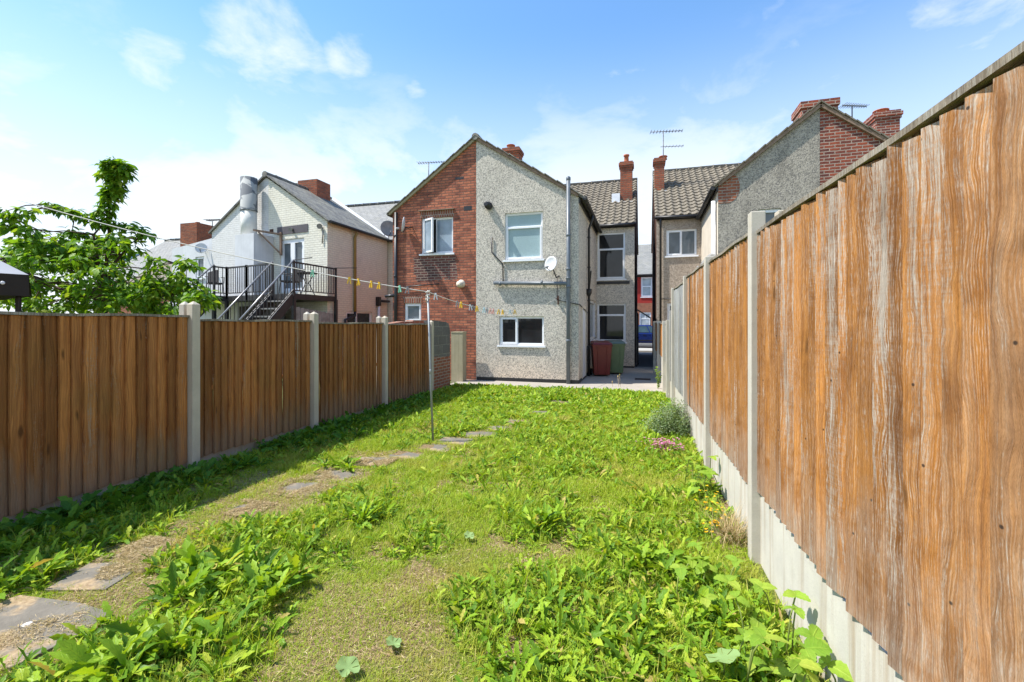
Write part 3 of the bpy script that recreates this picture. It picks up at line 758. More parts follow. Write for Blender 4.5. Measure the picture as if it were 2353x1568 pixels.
for a in (1149, 1244): q = W1.px(a, 653)[0]; mb.lathe((q, YW - .075, hz + .035), [(.05, 0), (.062, .004), (.062, .05), (.05, .055)], 10, (1, 0, 0))
mb.build('soil_pipe', MT['greypipe'], hs)
mb = MB()
def wp(x, y, d=-.03, W=W1): a, z = W.px(x, y); return W.pt(a, z, d)
mb.tube([wp(1131, 546), wp(1131, 581), wp(1156, 607), wp(1157, 650)], .017, 6)
mb.build('overflow_pipe', MT['black'], hs)
mb = MB(); mb.tube([wp(1281, 635), wp(1281, 690), wp(1330, 700, -.03), wp(1332, 700, -.03)], .011, 5); mb.tube([(XR + .02, YW, hz - .55), (XR + .03, YW + 1.7, hz - .75)], .012, 5); mb.build('cable', MT['black'], hs)
fl = W1.px(1124, 474); mb = MB(); mb.lathe(W1.pt(fl[0], fl[1], .02), [(.105, 0), (.105, .12), (.075, .13), (.07, .28), (.05, .285)], 14, (0, -1, 0)); mb.build('boiler_flue', MT['black'], hs)
# chimneys
d0 = on_y(1425, 465, 18.62); d1 = on_y(1453, 465, 18.62); zt = on_y(1439, 371, 18.62).z
ch = chimney(hs, d0.x, d1.x, 18.62, 19.1, 6.0, zt, MT['brick_chimney'], [((d0.x + d1.x) / 2, 18.85)], pot_h=.34)
mb = MB(); mb.box(d0.x - .32, d0.x - .005, 18.5, 18.75, 6.3, 6.78); mb.box(d0.x - .05, d1.x + .03, 18.45, 18.61, 6.2, 6.42); mb.build('flashing', MT['white_flash'], ch)
d0 = on_y(1155, 350, 17.2); d1 = on_y(1192, 350, 17.2); zt = on_y(1172, 339, 17.2).z
chimney(hs, d0.x, d1.x, 17.2, 17.75, 5.5, zt, MT['brick_chimney'], [((d0.x + d1.x) / 2 - .05, 17.4)], pot_h=.16, pot_r=.15)
an = W1.px(1281, 645); sat_dish(W1.pt(an[0] + .05, an[1] + .12), (-.45, -.85, .18), .2, 'pale satellite dish on the grey pebbledash wall beside the soil pipe', MT['dish'], (-.17, -.22, .3))
# line bracket
mb = MB(); q = W1.px(1283, 690); mb.box(q[0] - .012, q[0] + .012, YW - .05, YW, q[1] - .11, q[1] + .12); mb.tube([(q[0], YW - .05, q[1] + .02), (q[0] - .05, YW - .09, q[1] + .03)], .012, 6); mb.build('line_hook', plain('rusty_iron', (.12, .05, .03), .9), hs)

# ------------------------------------------------------------------ brick house
hb = empty('brick_house', (-5.9, YW, 0), 'old red brick house with patched brickwork and an open white casement', 'house')
bU = W1.rect(968, 500, 1041, 583); bL = W1.rect(929, 697, 968, 776)
mb = MB(); W1.wall(mb, [(XL, 0), (XB - .002, 0), (XB - .002, ZA), (XL, ZE - .05)], [bU, bL], .09)
W5 = Wall((XL, 0, 0), (0, 1, 0), (1, 0, 0)); W5.wall(mb, [(YW, 0), (YM, 0), (YM, ZE), (YW, ZE - .05)])
for (x, y, w, h) in ((1075, 479, .26, .14), (1050, 410, .2, .05), (1061, 690, .2, .06)):
    pass
mb.build('wall', MT['brick_old'], hb)
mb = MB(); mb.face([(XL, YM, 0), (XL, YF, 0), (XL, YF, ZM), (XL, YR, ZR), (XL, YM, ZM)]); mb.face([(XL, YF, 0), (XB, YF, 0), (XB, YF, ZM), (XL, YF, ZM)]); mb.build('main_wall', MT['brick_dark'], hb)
bw = W1.window(hb, bU, [(0, 0, .005, 1, False), (.44, 0, 1, 1, False)], up, MT['glass_sky'])
mb = MB(); W1.box(mb, bU[0] + .04, bU[0] + .48, bU[2] + .05, bU[3] - .05, .11, .12); mb.build('dark_opening', MT['black'], bw)
# open casement
import copy as _copy
hin = W1.pt(bU[0] + .05, 0, .03); ang = R(-28)
WO = Wall((hin.x, hin.y, 0), (math.cos(ang), math.sin(ang), 0), (-math.sin(ang), math.cos(ang), 0))
mb = MB(); cwid = .44; z0, z1 = bU[2] + .03, bU[3] - .03
for a0, a1, b0, b1 in ((0, .05, z0, z1), (cwid - .05, cwid, z0, z1), (.05, cwid - .05, z1 - .05, z1), (.05, cwid - .05, z0, z0 + .05)): WO.box(mb, a0, a1, b0, b1, 0, .05)
oc = mb.build('open_casement', up, hb)
mb = MB(); mb.face([WO.pt(.045, z0 + .045, .025), WO.pt(cwid - .045, z0 + .045, .025), WO.pt(cwid - .045, z1 - .045, .025), WO.pt(.045, z1 - .045, .025)]); mb.build('pane', MT['glass_sky'], oc)
W1.window(hb, bL, [(0, .5, 1, 1), (0, 0, 1, .5)], up, MT['glass_mid'], sill=True)
sold = brick_mat('soldier_course', (.32, .12, .07), (.2, .08, .055), (.38, .32, .27), bw=.075, rh=.3)
for q_ in (bU, bL):
    mb = MB(); W1.box(mb, q_[0] - .04, q_[1] + .04, q_[3] + .002, q_[3] + .2, -.006, .02); mb.build('soldier_lintel', sold, hb)
mb = MB(); W1.box(mb, bU[0] - .06, bU[1] + .05, bU[3] + .2, bU[3] + .225, -.07, .0); mb.build('drip_ledge', MT['verge'], hb)
for (x, y, w, h) in ((1075, 479, .24, .13), (1056, 410, .26, .06)):
    mb = MB(); a, z = W1.px(x, y); W1.box(mb, a - w / 2, a + w / 2, z - h / 2, z + h / 2, -.004, .02); mb.build('air_brick', MT['black'], hb)
mb = MB(); slab_roof(mb, (XL - .15, YW - .06, ZE - .18), (XL - .15, YR, ZE - .18), (XB, YR, ZA + .02), (XB, YW - .06, ZA + .02), .07)
br_ = mb.build('wing_roof', MT['slate'], hb)
mb = MB()
for k in range(9):
    p = Vector((XB, YW - .03, ZA + .105)).lerp(Vector((XL - .15, YW - .03, ZE - .1)), k / 9); q = Vector((XB, YW - .03, ZA + .08)).lerp(Vector((XL - .15, YW - .03, ZE - .125)), (k + 1) / 9)
    mb.bar(p, q, .16, .022)
mb.lathe((XB, YW - .1, ZA + .06), [(.1, 0), (.11, .05), (.11, .4)], 10, (0, 1, 0))
mb.build('roof_edge', MT['slate'], br_)
mb = MB(); mb.bar((XB, YW - .035, ZA + .02), (XL - .1, YW - .035, ZE - .13), .07, .06, Vector((0, 1, 0))); mb.build('verge', MT['pier'], br_)
mb = MB(); slab_roof(mb, (XL, YM - .1, ZM - .03), (XB, YM - .1, ZM - .03), (XB, YR, ZR), (XL, YR, ZR), .05); slab_roof(mb, (XL, YF + .1, ZM - .05), (XB, YF + .1, ZM - .05), (XB, YR, ZR), (XL, YR, ZR), .05); mb.build('main_roof', MT['tile'], hb)
dp = W1.px(911, 600)[0]
mb = MB(); mb.tube([(dp + .02, YW - .06, W1.px(912, 490)[1]), (dp, YW - .06, 0)], .05, 10)
for z in (4.2, 3.0, 1.6): mb.lathe((dp, YW - .06, z), [(.05, 0), (.06, .004), (.06, .06), (.05, .065)], 10)
q = W1.px(886, 680); mb.tube([(q[0] + .05, YW - .1, q[1] - .02), (dp, YW - .06, q[1])], .045, 8)
q2 = W1.px(1010, 655); mb.tube([(dp, YW - .05, q2[1] - .06), (q2[0], YW - .05, q2[1] + .03)], .016, 6)
mb.build('downpipe', MT['black'], hb)
q = W1.px(1062, 652); mb = MB(); mb.lathe(W1.pt(q[0], q[1], 0), [(.11, 0), (.12, .04), (.07, .12), (.1, .16), (.0, .17)], 12, (-.2, -1, -.25)); mb.build('wall_vent', MT['cream'], hb)
an = W1.px(946, 522); sat_dish(W1.pt(an[0] + .02, an[1]), (-.9, -.42, .15), .22, 'small white satellite dish on the red brick wall beside the casement', MT['dish'], (-.12, -.24, .02))
b = on_y(985, 412, 17.6); b.z = on_y(985, 440, 17.6).z
aerial(b, on_y(985, 373, 17.6).z - b.z, R(8), 1.15, 'thin television aerial rising behind the brick roof slope')

# ------------------------------------------------------------------ neighbour house across the alley
hn = empty('neighbour_house', (4.0, 12.6, 0), 'house with dirty pebbledash gable and cream side wall behind the tall orange fence', 'house')
YN, YNM, XN = 12.6, 16.1, .40
XI, XG, XE = 1.81, 4.07, 6.35
WN = Wall((0, YN, 0), (1, 0, 0), (0, 1, 0)); NA, NE = WN.px(1884, 247)[1], 5.15
WM = Wall((0, YNM, 0), (1, 0, 0), (0, 1, 0)); NM = 5.2
w1 = WM.rect(1531, 527, 1601, 588); w2 = WM.rect(1533, 697, 1566, 790)
mb = MB(); WM.wall(mb, [(XN, 0), (XI, 0), (XI, NM), (XN, NM)], [w1, w2]); 
mb.build('rear_wall', MT['dash_pink'], hn)
WM.window(hn, w1, [(0, 0, .5, 1), (.5, 0, 1, 1, False)], up, MT['glass_mid']); WM.window(hn, w2, [(0, 0, 1, 1)], up, MT['glass_mid'])
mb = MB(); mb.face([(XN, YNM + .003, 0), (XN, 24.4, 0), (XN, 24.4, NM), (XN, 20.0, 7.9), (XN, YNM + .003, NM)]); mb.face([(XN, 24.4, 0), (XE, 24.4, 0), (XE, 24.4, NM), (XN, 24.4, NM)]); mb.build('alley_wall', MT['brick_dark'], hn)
WS = Wall((XI, 0, 0), (0, 1, 0), (1, 0, 0)); mb = MB(); WS.wall(mb, [(YN + .003, 0), (YNM, 0), (YNM, NE), (YN + .003, NE)]); mb.build('cream_side_wall', MT['cream'], hn)
g1 = WN.rect(1742, 480, 1795, 560)
mb = MB(); WN.wall(mb, [(XI, 0), (XG - .002, 0), (XG - .002, NA), (XI, NE)], [g1]); mb.build('gable_wall', MT['dash_grey'], hn)
WN.window(hn, g1, [(0, 0, 1, 1)], up, MT['glass_mid'])
mb = MB()   # bare brick where the dash has fallen off, at the eave corner
pa = [WN.px(x, y) for x, y in ((1651, 428), (1668, 413), (1683, 404), (1694, 405), (1700, 425), (1699, 440), (1690, 458), (1676, 467), (1656, 468))]
pa[0] = (XI + .004, NE - .02); pa[-1] = (XI + .004, pa[-1][1])
mb.face([WN.pt(a, z, -.006) for a, z in pa], uv=pa)
mb.build('bare_brick_patch', MT['brick_garden'] if 'brick_garden' in MT else MT['brick_wall'], hn)
mb = MB(); WN.wall(mb, [(XG + .002, 0), (XE, 0), (XE, NE), (XG + .002, NA)]); mb.build('brick_gable_wall', MT['brick_white_mortar'], hn)
mb = MB(); slab_roof(mb, (XI - .12, YN - .05, NE - .1), (XI - .12, 20.0, NE - .1), (XG, 20.0, NA + .02), (XG, YN - .05, NA + .02), .08)
slab_roof(mb, (XE + .12, YN - .05, NE - .1), (XE + .12, 20, NE - .1), (XG, 20, NA + .02), (XG, YN - .05, NA + .02), .08); nr = mb.build('wing_roof', MT['tile'], hn)
mb = MB()
for k in range(10):
    p = Vector((XG, YN - .03, NA + .12)).lerp(Vector((XI - .12, YN - .03, NE - .0)), k / 10); q = Vector((XG, YN - .03, NA + .09)).lerp(Vector((XI - .12, YN - .03, NE - .03)), (k + 1) / 10)
    mb.bar(p, q, .14, .03)
    p = Vector((XG, YN - .03, NA + .12)).lerp(Vector((XE + .12, YN - .03, NE - .0)), k / 10); q = Vector((XG, YN - .03, NA + .09)).lerp(Vector((XE + .12, YN - .03, NE - .03)), (k + 1) / 10)
    mb.bar(p, q, .14, .03)
mb.build('roof_edge', MT['tile'], nr)
mb = MB(); mb.bar((XG, YN - .04, NA + .03), (XI, YN - .04, NE + .01), .08, .07, Vector((0, 1, 0))); mb.bar((XG, YN - .04, NA + .03), (XE, YN - .04, NE + .01), .08, .07, Vector((0, 1, 0))); mb.build('verge', MT['verge'], nr)
nm = tile_roof('main_roof', (XN - .05, YNM - .12, NM - .02), (XG + 1, YNM - .12, NM - .02), (XN - .05, 20.0, 7.93), MT['tile'], hn)
mb = MB(); slab_roof(mb, (XN - .05, 24.4, NM), (XE, 24.4, NM), (XE, 20, 7.9), (XN - .05, 20, 7.9), .05); mb.build('front_roof', MT['tile'], hn)
mb = MB(); ridge_tiles(mb, (XN - .06, 20, 7.92), (XG + 1.4, 20, 7.92), .11); mb.build('ridge', MT['tile'], nm)
mb = MB(); mb.tube([(XI - .13, YN - .06, NE - .06), (XI - .13, YNM - .15, NE - .09)], .06, 8); mb.bar((XI - .02, YN, NE - .06), (XI - .02, YNM, NE - .06), .04, .14); mb.build('wing_gutter', MT['gutter'], hn)
mb = MB(); mb.tube([(XN - .06, YNM - .17, NM - .04), (XI - .1, YNM - .17, NM - .07)], .055, 8); mb.bar((XN, YNM - .02, NM - .05), (XI, YNM - .02, NM - .05), .04, .12); mb.build('rear_gutter', MT['gutter'], hn)
mb = MB(); mb.tube([(XN + .13, YNM - .16, NM - .08), (XN + .13, YNM - .07, NM - .3), (XN + .13, YNM - .07, 0)], .035, 8); mb.tube([(XN + .13, YNM - .04, 2.45), (XI, YNM - .04, 2.45)], .014, 6); mb.build('downpipe', MT['gutter'], hn)
q = on_x(1644, 460, XI - .07); mb = MB(); mb.tube([(XI - .07, YN + .25, on_x(1644, 458, XI).z - .1), (XI - .07, YN + .25, 0.0)], .06, 10); mb.build('white_downpipe', MT['whitepipe'], hn)
# chimneys
d0 = on_y(1497, 430, 18.1); d1 = on_y(1523, 430, 18.1); zt = on_y(1510, 363, 18.1).z
c1 = chimney(hn, max(d0.x, XN - .02), d1.x + .05, 18.1, 18.6, 6.0, zt, MT['brick_chimney'], [(XN + .3, 18.35)], pot_h=.12, pot_r=.14)
mb = MB(); mb.box(XN - .03, d1.x + .12, 17.95, 18.09, 6.2, 6.42); mb.box(d1.x + .055, d1.x + .14, 18.0, 18.6, 6.3, 6.62); mb.build('flashing', MT['lead'], c1)
ab = Vector((d1.x + .02, 18.15, zt - .9)); aerial(ab, on_y(1520, 302, 18.15).z - ab.z, R(10), 1.15, 'tall two tier television aerial strapped to a chimney by the alley', second=on_y(1520, 338, 18.15).z - ab.z)
q0 = on_y(1838, 260, 12.75); q1 = on_y(1921, 240, 12.75)
mb = MB(); zt = on_y(1880, 236, 12.75).z; mb.box(q0.x, q1.x, 12.62, 13.3, 6.2, zt - .16); mb.box(q0.x - .03, q1.x + .03, 12.58, 13.33, zt - .16, zt)
mb.build('gable_chimney', MT['brick_white_mortar'], hn)
q0 = on_y(2012, 290, 15.2); q1 = on_y(2068, 290, 15.2); zt = on_y(2035, 255, 15.2).z
chimney(hn, q0.x, q1.x, 15.2, 16.3, 4.6, zt, MT['brick_white_mortar'], [(q0.x + .25, 15.5), (q0.x + .3, 16.0)], pot_h=.14, pot_r=.17)
b = on_y(1958, 275, 17); aerial(b, on_y(1958, 242, 17).z - b.z, R(20), .8, 'small television aerial between two brick chimney stacks behind the tall fence')
q = on_y(1628, 596, 12.2); sat_dish((XI - .01, 12.75, q.z - .02), (-.8, -.35, .45), .3, 'grey satellite dish peeping over the orange fence top below the white downpipe', MT['dish_dark'], (-.24, -.35, -.1))

# ------------------------------------------------------------------ white painted building
hp = empty('white_building', (-12.4, 12.9, 0), 'white and cream painted brick building with drum flue and external steel balcony', 'building')
XW, YWB = -10.0, 12.68
ga = R(8)
WG = Wall((XW, YWB, 0), (math.cos(ga), -math.sin(ga), 0), (math.sin(ga), math.cos(ga), 0))
PE = 5.0
ap = WG.px(612, 408); lf = WG.px(487, 533)
dr = WG.rect(643, 549, 699, 672); lw = WG.rect(449, 590, 469, 640)
sL = WG.px(395, 600)[0]
mb = MB(); spl = WG.px(617, 560)[0]
zs = ap[1] + (spl - ap[0]) * (PE - ap[1]) / (0 - ap[0])
WG.wall(mb, [(spl, 0), (0, 0), (0, PE), (spl, zs) if spl > ap[0] else ap], [dr]); mb.build('cream_gable_wall', MT['brick_white'], hp)
mb = MB(); WG.wall(mb, [(lf[0], 0), (spl - .002, 0), (spl - .002, zs), ap, lf]); mb.build('white_gable_wall', MT['brick_bluewhite'], hp)
mb = MB(); ze = WG.px(440, 568)[1]; WG.wall(mb, [(sL, 0), (lf[0] - .002, 0), (lf[0] - .002, ze + .25), (sL, ze)], [lw]); mb.build('extension_wall', MT['white_render'], hp)
WG.window(hp, dr, [(0, 0, .5, 1), (.5, 0, 1, 1)], up, MT['glass_mid'], sill=False, cw=.1, name='french_doors')
WG.window(hp, lw, [(0, 0, 1, 1)], up, MT['glass_mid'])
YE = 16.3
WR = Wall((XW, 0, 0), (0, 1, 0), (-1, 0, 0)); rw = WR.rect(796, 716, 855, 752)
rw = (rw[0], rw[1], rw[2] - .35, rw[3])
mb = MB(); WR.wall(mb, [(YWB, 0), (YE, 0), (YE, PE), (YWB, PE)], [rw]); mb.build('side_wall', MT['brick_pink'], hp)
WR.window(hp, rw, [(0, 0, .42, 1), (.42, 0, 1, 1, False)], up, MT['glass_dark'])
# roof: ridge runs back from the apex
A = WG.pt(*ap); Bk = Vector((A.x + .15, 20.5, ap[1] + .1))
E0 = Vector((XW + .12, YWB - .12, PE - .07)); E1 = Vector((XW + .12, YE + .1, PE - .07))
mb = MB(); slab_roof(mb, E0, E1, (A.x + .1, YE + .1, ap[1] + .03), A + Vector((.05, -.1, .03)), .07)
Lw = WG.pt(*lf)
slab_roof(mb, Lw + Vector((-.1, -.05, -.08)), (Lw.x - .1, YE, lf[1] - .08), (A.x + .1, YE, ap[1] + .03), A + Vector((.0, -.08, .03)), .07)
pr = mb.build('roof', MT['slate'], hp)
mb = MB(); ridge_tiles(mb, A + Vector((.03, -.12, .08)), (A.x + .1, YE + .1, ap[1] + .08), .1); mb.build('ridge', MT['slate'], pr)
mb = MB()
for k in range(12):
    p = (A + Vector((.05, -.05, .1))).lerp(E0 + Vector((0, .05, .08)), k / 12); q = (A + Vector((.05, -.05, .07))).lerp(E0 + Vector((0, .05, .05)), (k + 1) / 12)
    mb.bar(p, q, .16, .025)
mb.build('roof_edge', MT['slate'], pr)
mb = MB(); mb.tube([E0 + Vector((.04, .05, .03)), E1 + Vector((.04, 0, .02))], .055, 8); mb.build('gutter', MT['gutter'], hp)
c0 = on_y(684, 440, 15.0); c1_ = on_y(728, 440, 15.0); zt = on_y(700, 414, 15.0).z
chimney(hp, c0.x, c1_.x, 15.0, 15.8, 5.6, zt, MT['brick_chimney'], corbel=False)
# duct: boxed base, thin barrel, wide weathered drum
WGf = Wall(WG.pt(0, 0, -.75), WG.d, WG.n); bx0, bx1 = WGf.px(540, 600)[0], WGf.px(583, 600)[0]; bz = WGf.px(562, 538)[1]
mb = MB(); WG.box(mb, bx0, bx1, 0, bz, -.75, -.002); mb.build('duct_casing', MT['white_render'], hp)
WGo = Wall(WG.pt(0, 0, -.38), WG.d, WG.n); dc = WGo.pt(WGo.px(572, 560)[0], 0); dc.z = 0
dx, dy, dzz = proj((dc.x, dc.y, 4)); sc_ = dzz / F
z_mid = H + (HY - 487) * sc_; z_top = H + (HY - 410) * sc_
mb = MB(); mb.lathe((dc.x, dc.y, bz - .02), [(.25, 0), (.25, z_mid - bz + .05)], 24); mb.build('duct_barrel', MT['drum_white'], hp)
mb = MB(); mb.lathe((dc.x, dc.y, z_mid), [(.24, -.0), (.275, .01), (.275, .05), (.268, .06), (.268, z_top - z_mid), (.25, z_top - z_mid), (.25, z_top - z_mid - .3)], 28); mb.build('duct_drum', MT['duct'], hp)
mb = MB(); q = WG.px(600, 540); mb.bar(WG.pt(bx1 - .1, q[1], -.7), WG.pt(bx1 + .45, q[1] - .08, -.05), .06, .06); mb.bar(WG.pt(bx1 + .02, q[1] - .05, -.6), WG.pt(bx1 + .42, q[1] - .75, -.05), .05, .05); mb.bar(WG.pt(bx1 + .42, q[1], -.04), WG.pt(bx1 + .42, q[1] - .8, -.04), .07, .06); mb.build('flue_bracket', MT['verge'], hp)
sg = WG.rect(638, 519, 708, 537); mb = MB(); WG.box(mb, *sg, -.02, .01); mb.build('stone_lintel', plain('dark_lintel', (.10, .09, .1), .8), hp)
mb = MB(); q = WG.px(624, 531); WG.box(mb, q[0] - .1, q[0] + .1, q[1] - .06, q[1] + .06, -.004, .01); mb.build('air_brick', MT['brick_dark'], hp)
mb = MB(); q = WG.px(673, 527); mb.lathe(WG.pt(q[0], q[1], -.02), [(.04, 0), (.05, .06), (.07, .14)], 10, (.2, -1, -.3)); q = WG.px(736, 520); mb.lathe(WG.pt(q[0], q[1], -.02), [(.05, 0), (.05, .08), (.09, .16)], 10, (.7, -1, -.3)); mb.tube([wp(744, 523, -.03, WG), wp(742, 560, -.03, WG)], .02, 5); mb.build('floodlight', MT['dish_dark'], hp)
mb = MB(); q = WR.px(812, 560)[0]; mb.tube([(XW + .16, q, PE - .12), (XW + .07, q, PE - .3), (XW + .07, q, 2.05)], .05, 8); mb.build('mustard_downpipe', MT['mustard'], hp)
mb = MB(); q1 = WR.px(789, 700)[0]; mb.tube([(XW + .07, q, 2.05), (XW + .08, q, 1.9), (XW + .08, q1, 1.75), (XW + .08, q1, 0)], .045, 8); mb.build('black_downpipe', MT['black'], hp)
mb = MB(); q2 = WR.px(866, 700)[0]; mb.tube([(XW + .09, q2, 2.35), (XW + .09, q2, 0)], .05, 8); mb.build('white_downpipe', MT['whitepipe'], hp)
mb = MB(); mb.tube([(XW + .09, q2 - .02, 2.5), (XW + .09, YE, 2.5)], .05, 8); mb.box(XW, XW + .14, q2 - .08, q2 + .08, 2.3, 2.65); mb.build('hopper', MT['gutter'], hp)
# dishes
q = WR.px(893, 535); sat_dish((XW + .02, q[0] - .3, q[1] - .1), (.75, -.65, .2), .33, 'large dark satellite dish at the far end of the cream painted side wall', MT['dish_dark'], (.3, -.25, .12))
q = WG.px(470, 575); sat_dish(WG.pt(q[0], q[1]), (.6, -.7, .25), .2, 'small grey satellite dish high on the white building above the balcony', MT['dish'], (.1, -.22, .03))
b = on_y(488, 530, 15.5); aerial(b, on_y(488, 505, 15.5).z - b.z, R(5), .75, 'small television aerial beside the far brick chimney')
# main terrace roof behind it
mb = MB(); Wt = 5.0; slab_roof(mb, (-16.5, YE, Wt - .05), (XL - .2, YE, Wt - .05), (XL - .2, YE + 3.9, 7.55), (-16.5, YE + 3.9, 7.55), .06); slab_roof(mb, (-16.5, YE + 7.8, Wt), (XL - .2, YE + 7.8, Wt), (XL - .2, YE + 3.9, 7.55), (-16.5, YE + 3.9, 7.55), .06); tr_ = mb.build('terrace_roof', MT['slate_pale'], hp)
mb = MB(); ridge_tiles(mb, (-16.5, YE + 3.9, 7.62), (XL - .2, YE + 3.9, 7.62), .1); mb.build('ridge', MT['slate'], tr_)
mb = MB(); mb.box(-16.4, XL - .3, YE + .12, YE + 7.7, 0, Wt - .08); mb.build('terrace_wall', MT['brick_pink'], hp)
mb = MB(); mb.bar((XW - .05, YE + .02, PE + .02), (A.x + .2, YE + .02, ap[1] + .02), .3, .05, Vector((0, -1, .6))); mb.build('valley_flashing', MT['white_flash'], hp)

# ------------------------------------------------------------------ steel balcony and stairs
bal = empty('steel_balcony', (-10.6, 11.5, 0), 'black steel balcony with two flights of open stairs on the white building', 'balcony')
zd = 2.52
gd = Vector((-math.cos(R(11)), math.sin(R(11)), 0))
P674 = at(674, 601, 13.4); P674 = Vector((-9.9, 11.07, zd))
WF = Wall((P674.x, P674.y, 0), (gd.x, gd.y, 0), (-gd.y, gd.x, 0))
P625 = WF.pt(WF.px(626, 660)[0], zd); P521 = WF.pt(WF.px(521, 660)[0], zd)
P491 = on_x(492, 660, P521.x - .05); P491 = Vector((P521.x - .05, P491.y, zd))
P770 = Vector((-9.86, 12.92, zd))
mb = MB(); wl = WG.pt(sL + .8, 0, -.02)
poly = [P674, P770, Vector((-9.86, 12.95, 0)), Vector((-9.97, 12.6, 0)), WG.pt(-.03, 0, -.01), wl, Vector((P491.x - 1.1, P491.y + .3, 0)), P491, P521, P625]
poly2 = [P674, P770, WG.pt(-.0, 0, -.01) + Vector((.1, 0, 0)), wl, Vector((P491.x - 1.1, P491.y, 0)), P491, P521, P625]
mb.prism([(p.x, p.y) for p in poly2], zd - .17, zd); mb.build('deck', MT['steel'], bal)
def railing(p, q, h=.92, n=None, post=True):
    p, q = Vector(p), Vector(q); m = MB(); U = Vector((0, 0, 1))
    m.bar(p + U * h, q + U * h, .045, .045); m.bar(p + U * .09, q + U * .09, .03, .03)
    L = (q - p).length; n = n or max(2, int(L / .115))
    for k in range(1, n): c = p.lerp(q, k / n); m.bar(c + U * .09, c + U * h, .017, .017, Vector((0, 1, 0)))
    if post:
        for c in (p, q): m.bar(c - U * .15, c + U * (h + .04), .055, .055, Vector((0, 1, 0)))
    return m.build('railing', MT['steel'], bal)
railing(P674, P770); railing(P625, P625.lerp(P521, .55)); railing(P625.lerp(P521, .55), P521); railing(P521, P491); 
mb = MB(); U = Vector((0, 0, 1))
mb.tube([P674 + U * .98, P674 + U * 1.02 + Vector((.75, -.05, 0)) * .9], .012, 5); mb.tube([P625 + U * .95, P625 + U * 1.03 + gd * 1.1 + Vector((0, .3, 0))], .012, 5); mb.tube([P770 + U * .95, P770 + U * .97 + Vector((.6, .3, 0))], .012, 5); mb.build('bracing_wire', MT['steel'], bal)
def stairs(pa, pb, dvec, run, nst):
    """flight between pa and pb (top edge) going down along dvec"""
    dv = Vector(dvec).normalized(); rise = zd / (nst + 1); ln = run * nst
    end = lambda p: Vector((p.x + dv.x * ln, p.y + dv.y * ln, zd - rise * nst))
    for p in (pa, pb):
        m = MB(); m.bar(p - U * .1, end(p) - U * .1, .05, .24); st = m.build('stringer', MT['steel'], bal)
        m = MB(); m.tube([p + U * .98, end(p) + U * .95], .026, 8); m.build('handrail', MT['handrail'], st)
        m = MB(); m.bar(p + U * .12, end(p) + U * .12, .03, .03)
        for k in range(1, nst * 2):
            c = p.lerp(end(p), k / (nst * 2)); m.bar(c + U * .1, c + U * .96, .016, .016, Vector((0, 1, 0)))
        m.bar(end(p) - U * (zd - rise * nst), end(p) + U * .97, .05, .05, Vector((0, 1, 0)))
        m.build('balusters', MT['steel'], st)
    for k in range(nst):
        a = Vector((pa.x + dv.x * run * (k + .5), pa.y + dv.y * run * (k + .5), zd - rise * (k + 1))); b = Vector((pb.x + dv.x * run * (k + .5), pb.y + dv.y * run * (k + .5), a.z))
        m = MB(); m.bar(a, b, .24, .04); m.build('tread', MT['handrail'], bal)
stairs(P674, P625, (-.04, -1, 0), .235, 10)
PX = P491 + Vector((-1.0, 0, 0)); stairs(P491, PX, (-.15, -1, 0), .235, 10)
for p in (P674, P770, P625, P521, P491, PX):
    mb = MB(); mb.bar((p.x, p.y, 0), (p.x, p.y, zd - .1), .09, .09, Vector((0, 1, 0))); mb.build('support_post', MT['steel'], bal)
mb = MB()
for k in range(9):
    a = P674.lerp(P770, .06 + k / 10); b = P674.lerp(P770, .06 + (k + .93) / 10); mb.bar(Vector((a.x - .03, (a.y + b.y) / 2, 0)), Vector((a.x - .03, (a.y + b.y) / 2, 2.12 - .02 * k)), abs(b.y - a.y), .02, Vector((1, 0, 0)))
mb.build('grey_boarding', plain('grey_boarding', (.30, .27, .25), .9, .2, var=.3), bal)
mb = MB(); a, b = P521 + Vector((0, .5, 0)), P625 + Vector((.0, .5, 0)); mb.bar(Vector((a.x, a.y, 1.1)), Vector((b.x, b.y, 1.1)), .04, 2.2); mb.build('deck_shade_panel', plain('deck_shade_panel', (.06, .05, .045), .9, .2, var=.3), bal)  # dark panel added under the deck; its near-black colour imitates the shadow there
# furniture on it
tb = empty('bistro_table', (-10.35, 12.15, zd), 'round glass bistro table on the steel balcony by the corner', 'table')
mb = MB(); mb.lathe((-10.35, 12.15, zd + .7), [(.3, 0), (.31, .01), (.31, .025), (.3, .03)], 24); mb.build('tabletop', MT['wicker'], tb)
for k in range(3):
    a = R(120 * k + 20); mb = MB(); mb.tube([(-10.35 + .25 * math.cos(a), 12.15 + .25 * math.sin(a), zd), (-10.35 + .05 * math.cos(a), 12.15 + .05 * math.sin(a), zd + .4), (-10.35 + .22 * math.cos(a), 12.15 + .22 * math.sin(a), zd + .7)], .014, 6); mb.build('leg', MT['steel'], tb)
def chair(x, y, rz, label):
    c = empty('balcony_chair', (x, y, zd), label, 'chair')
    T = Matrix.Translation((x, y, zd)) @ Matrix.Rotation(rz, 4, 'Z'); V3 = lambda *p: T @ Vector(p)
    m = MB(); m.bar(V3(-.2, 0, .43), V3(.2, 0, .43), .42, .05); m.build('seat', MT['wicker'], c)
    m = MB(); m.bar(V3(0, .21, .45), V3(0, .3, .86), .42, .035, Vector((0, 1, 0))); m.build('backrest', MT['wicker'], c)
    for sx in (-1, 1):
        for yy, y2 in ((-.2, -.24), (.2, .26)):
            m = MB(); m.tube([V3(.2 * sx, yy, .43), V3(.22 * sx, y2, 0)], .014, 6); m.build('leg', MT['steel'], c)
        m = MB(); m.tube([V3(.22 * sx, -.2, .43), V3(.23 * sx, -.2, .64), V3(.23 * sx, .24, .66)], .016, 6); m.build('armrest', MT['steel'], c)
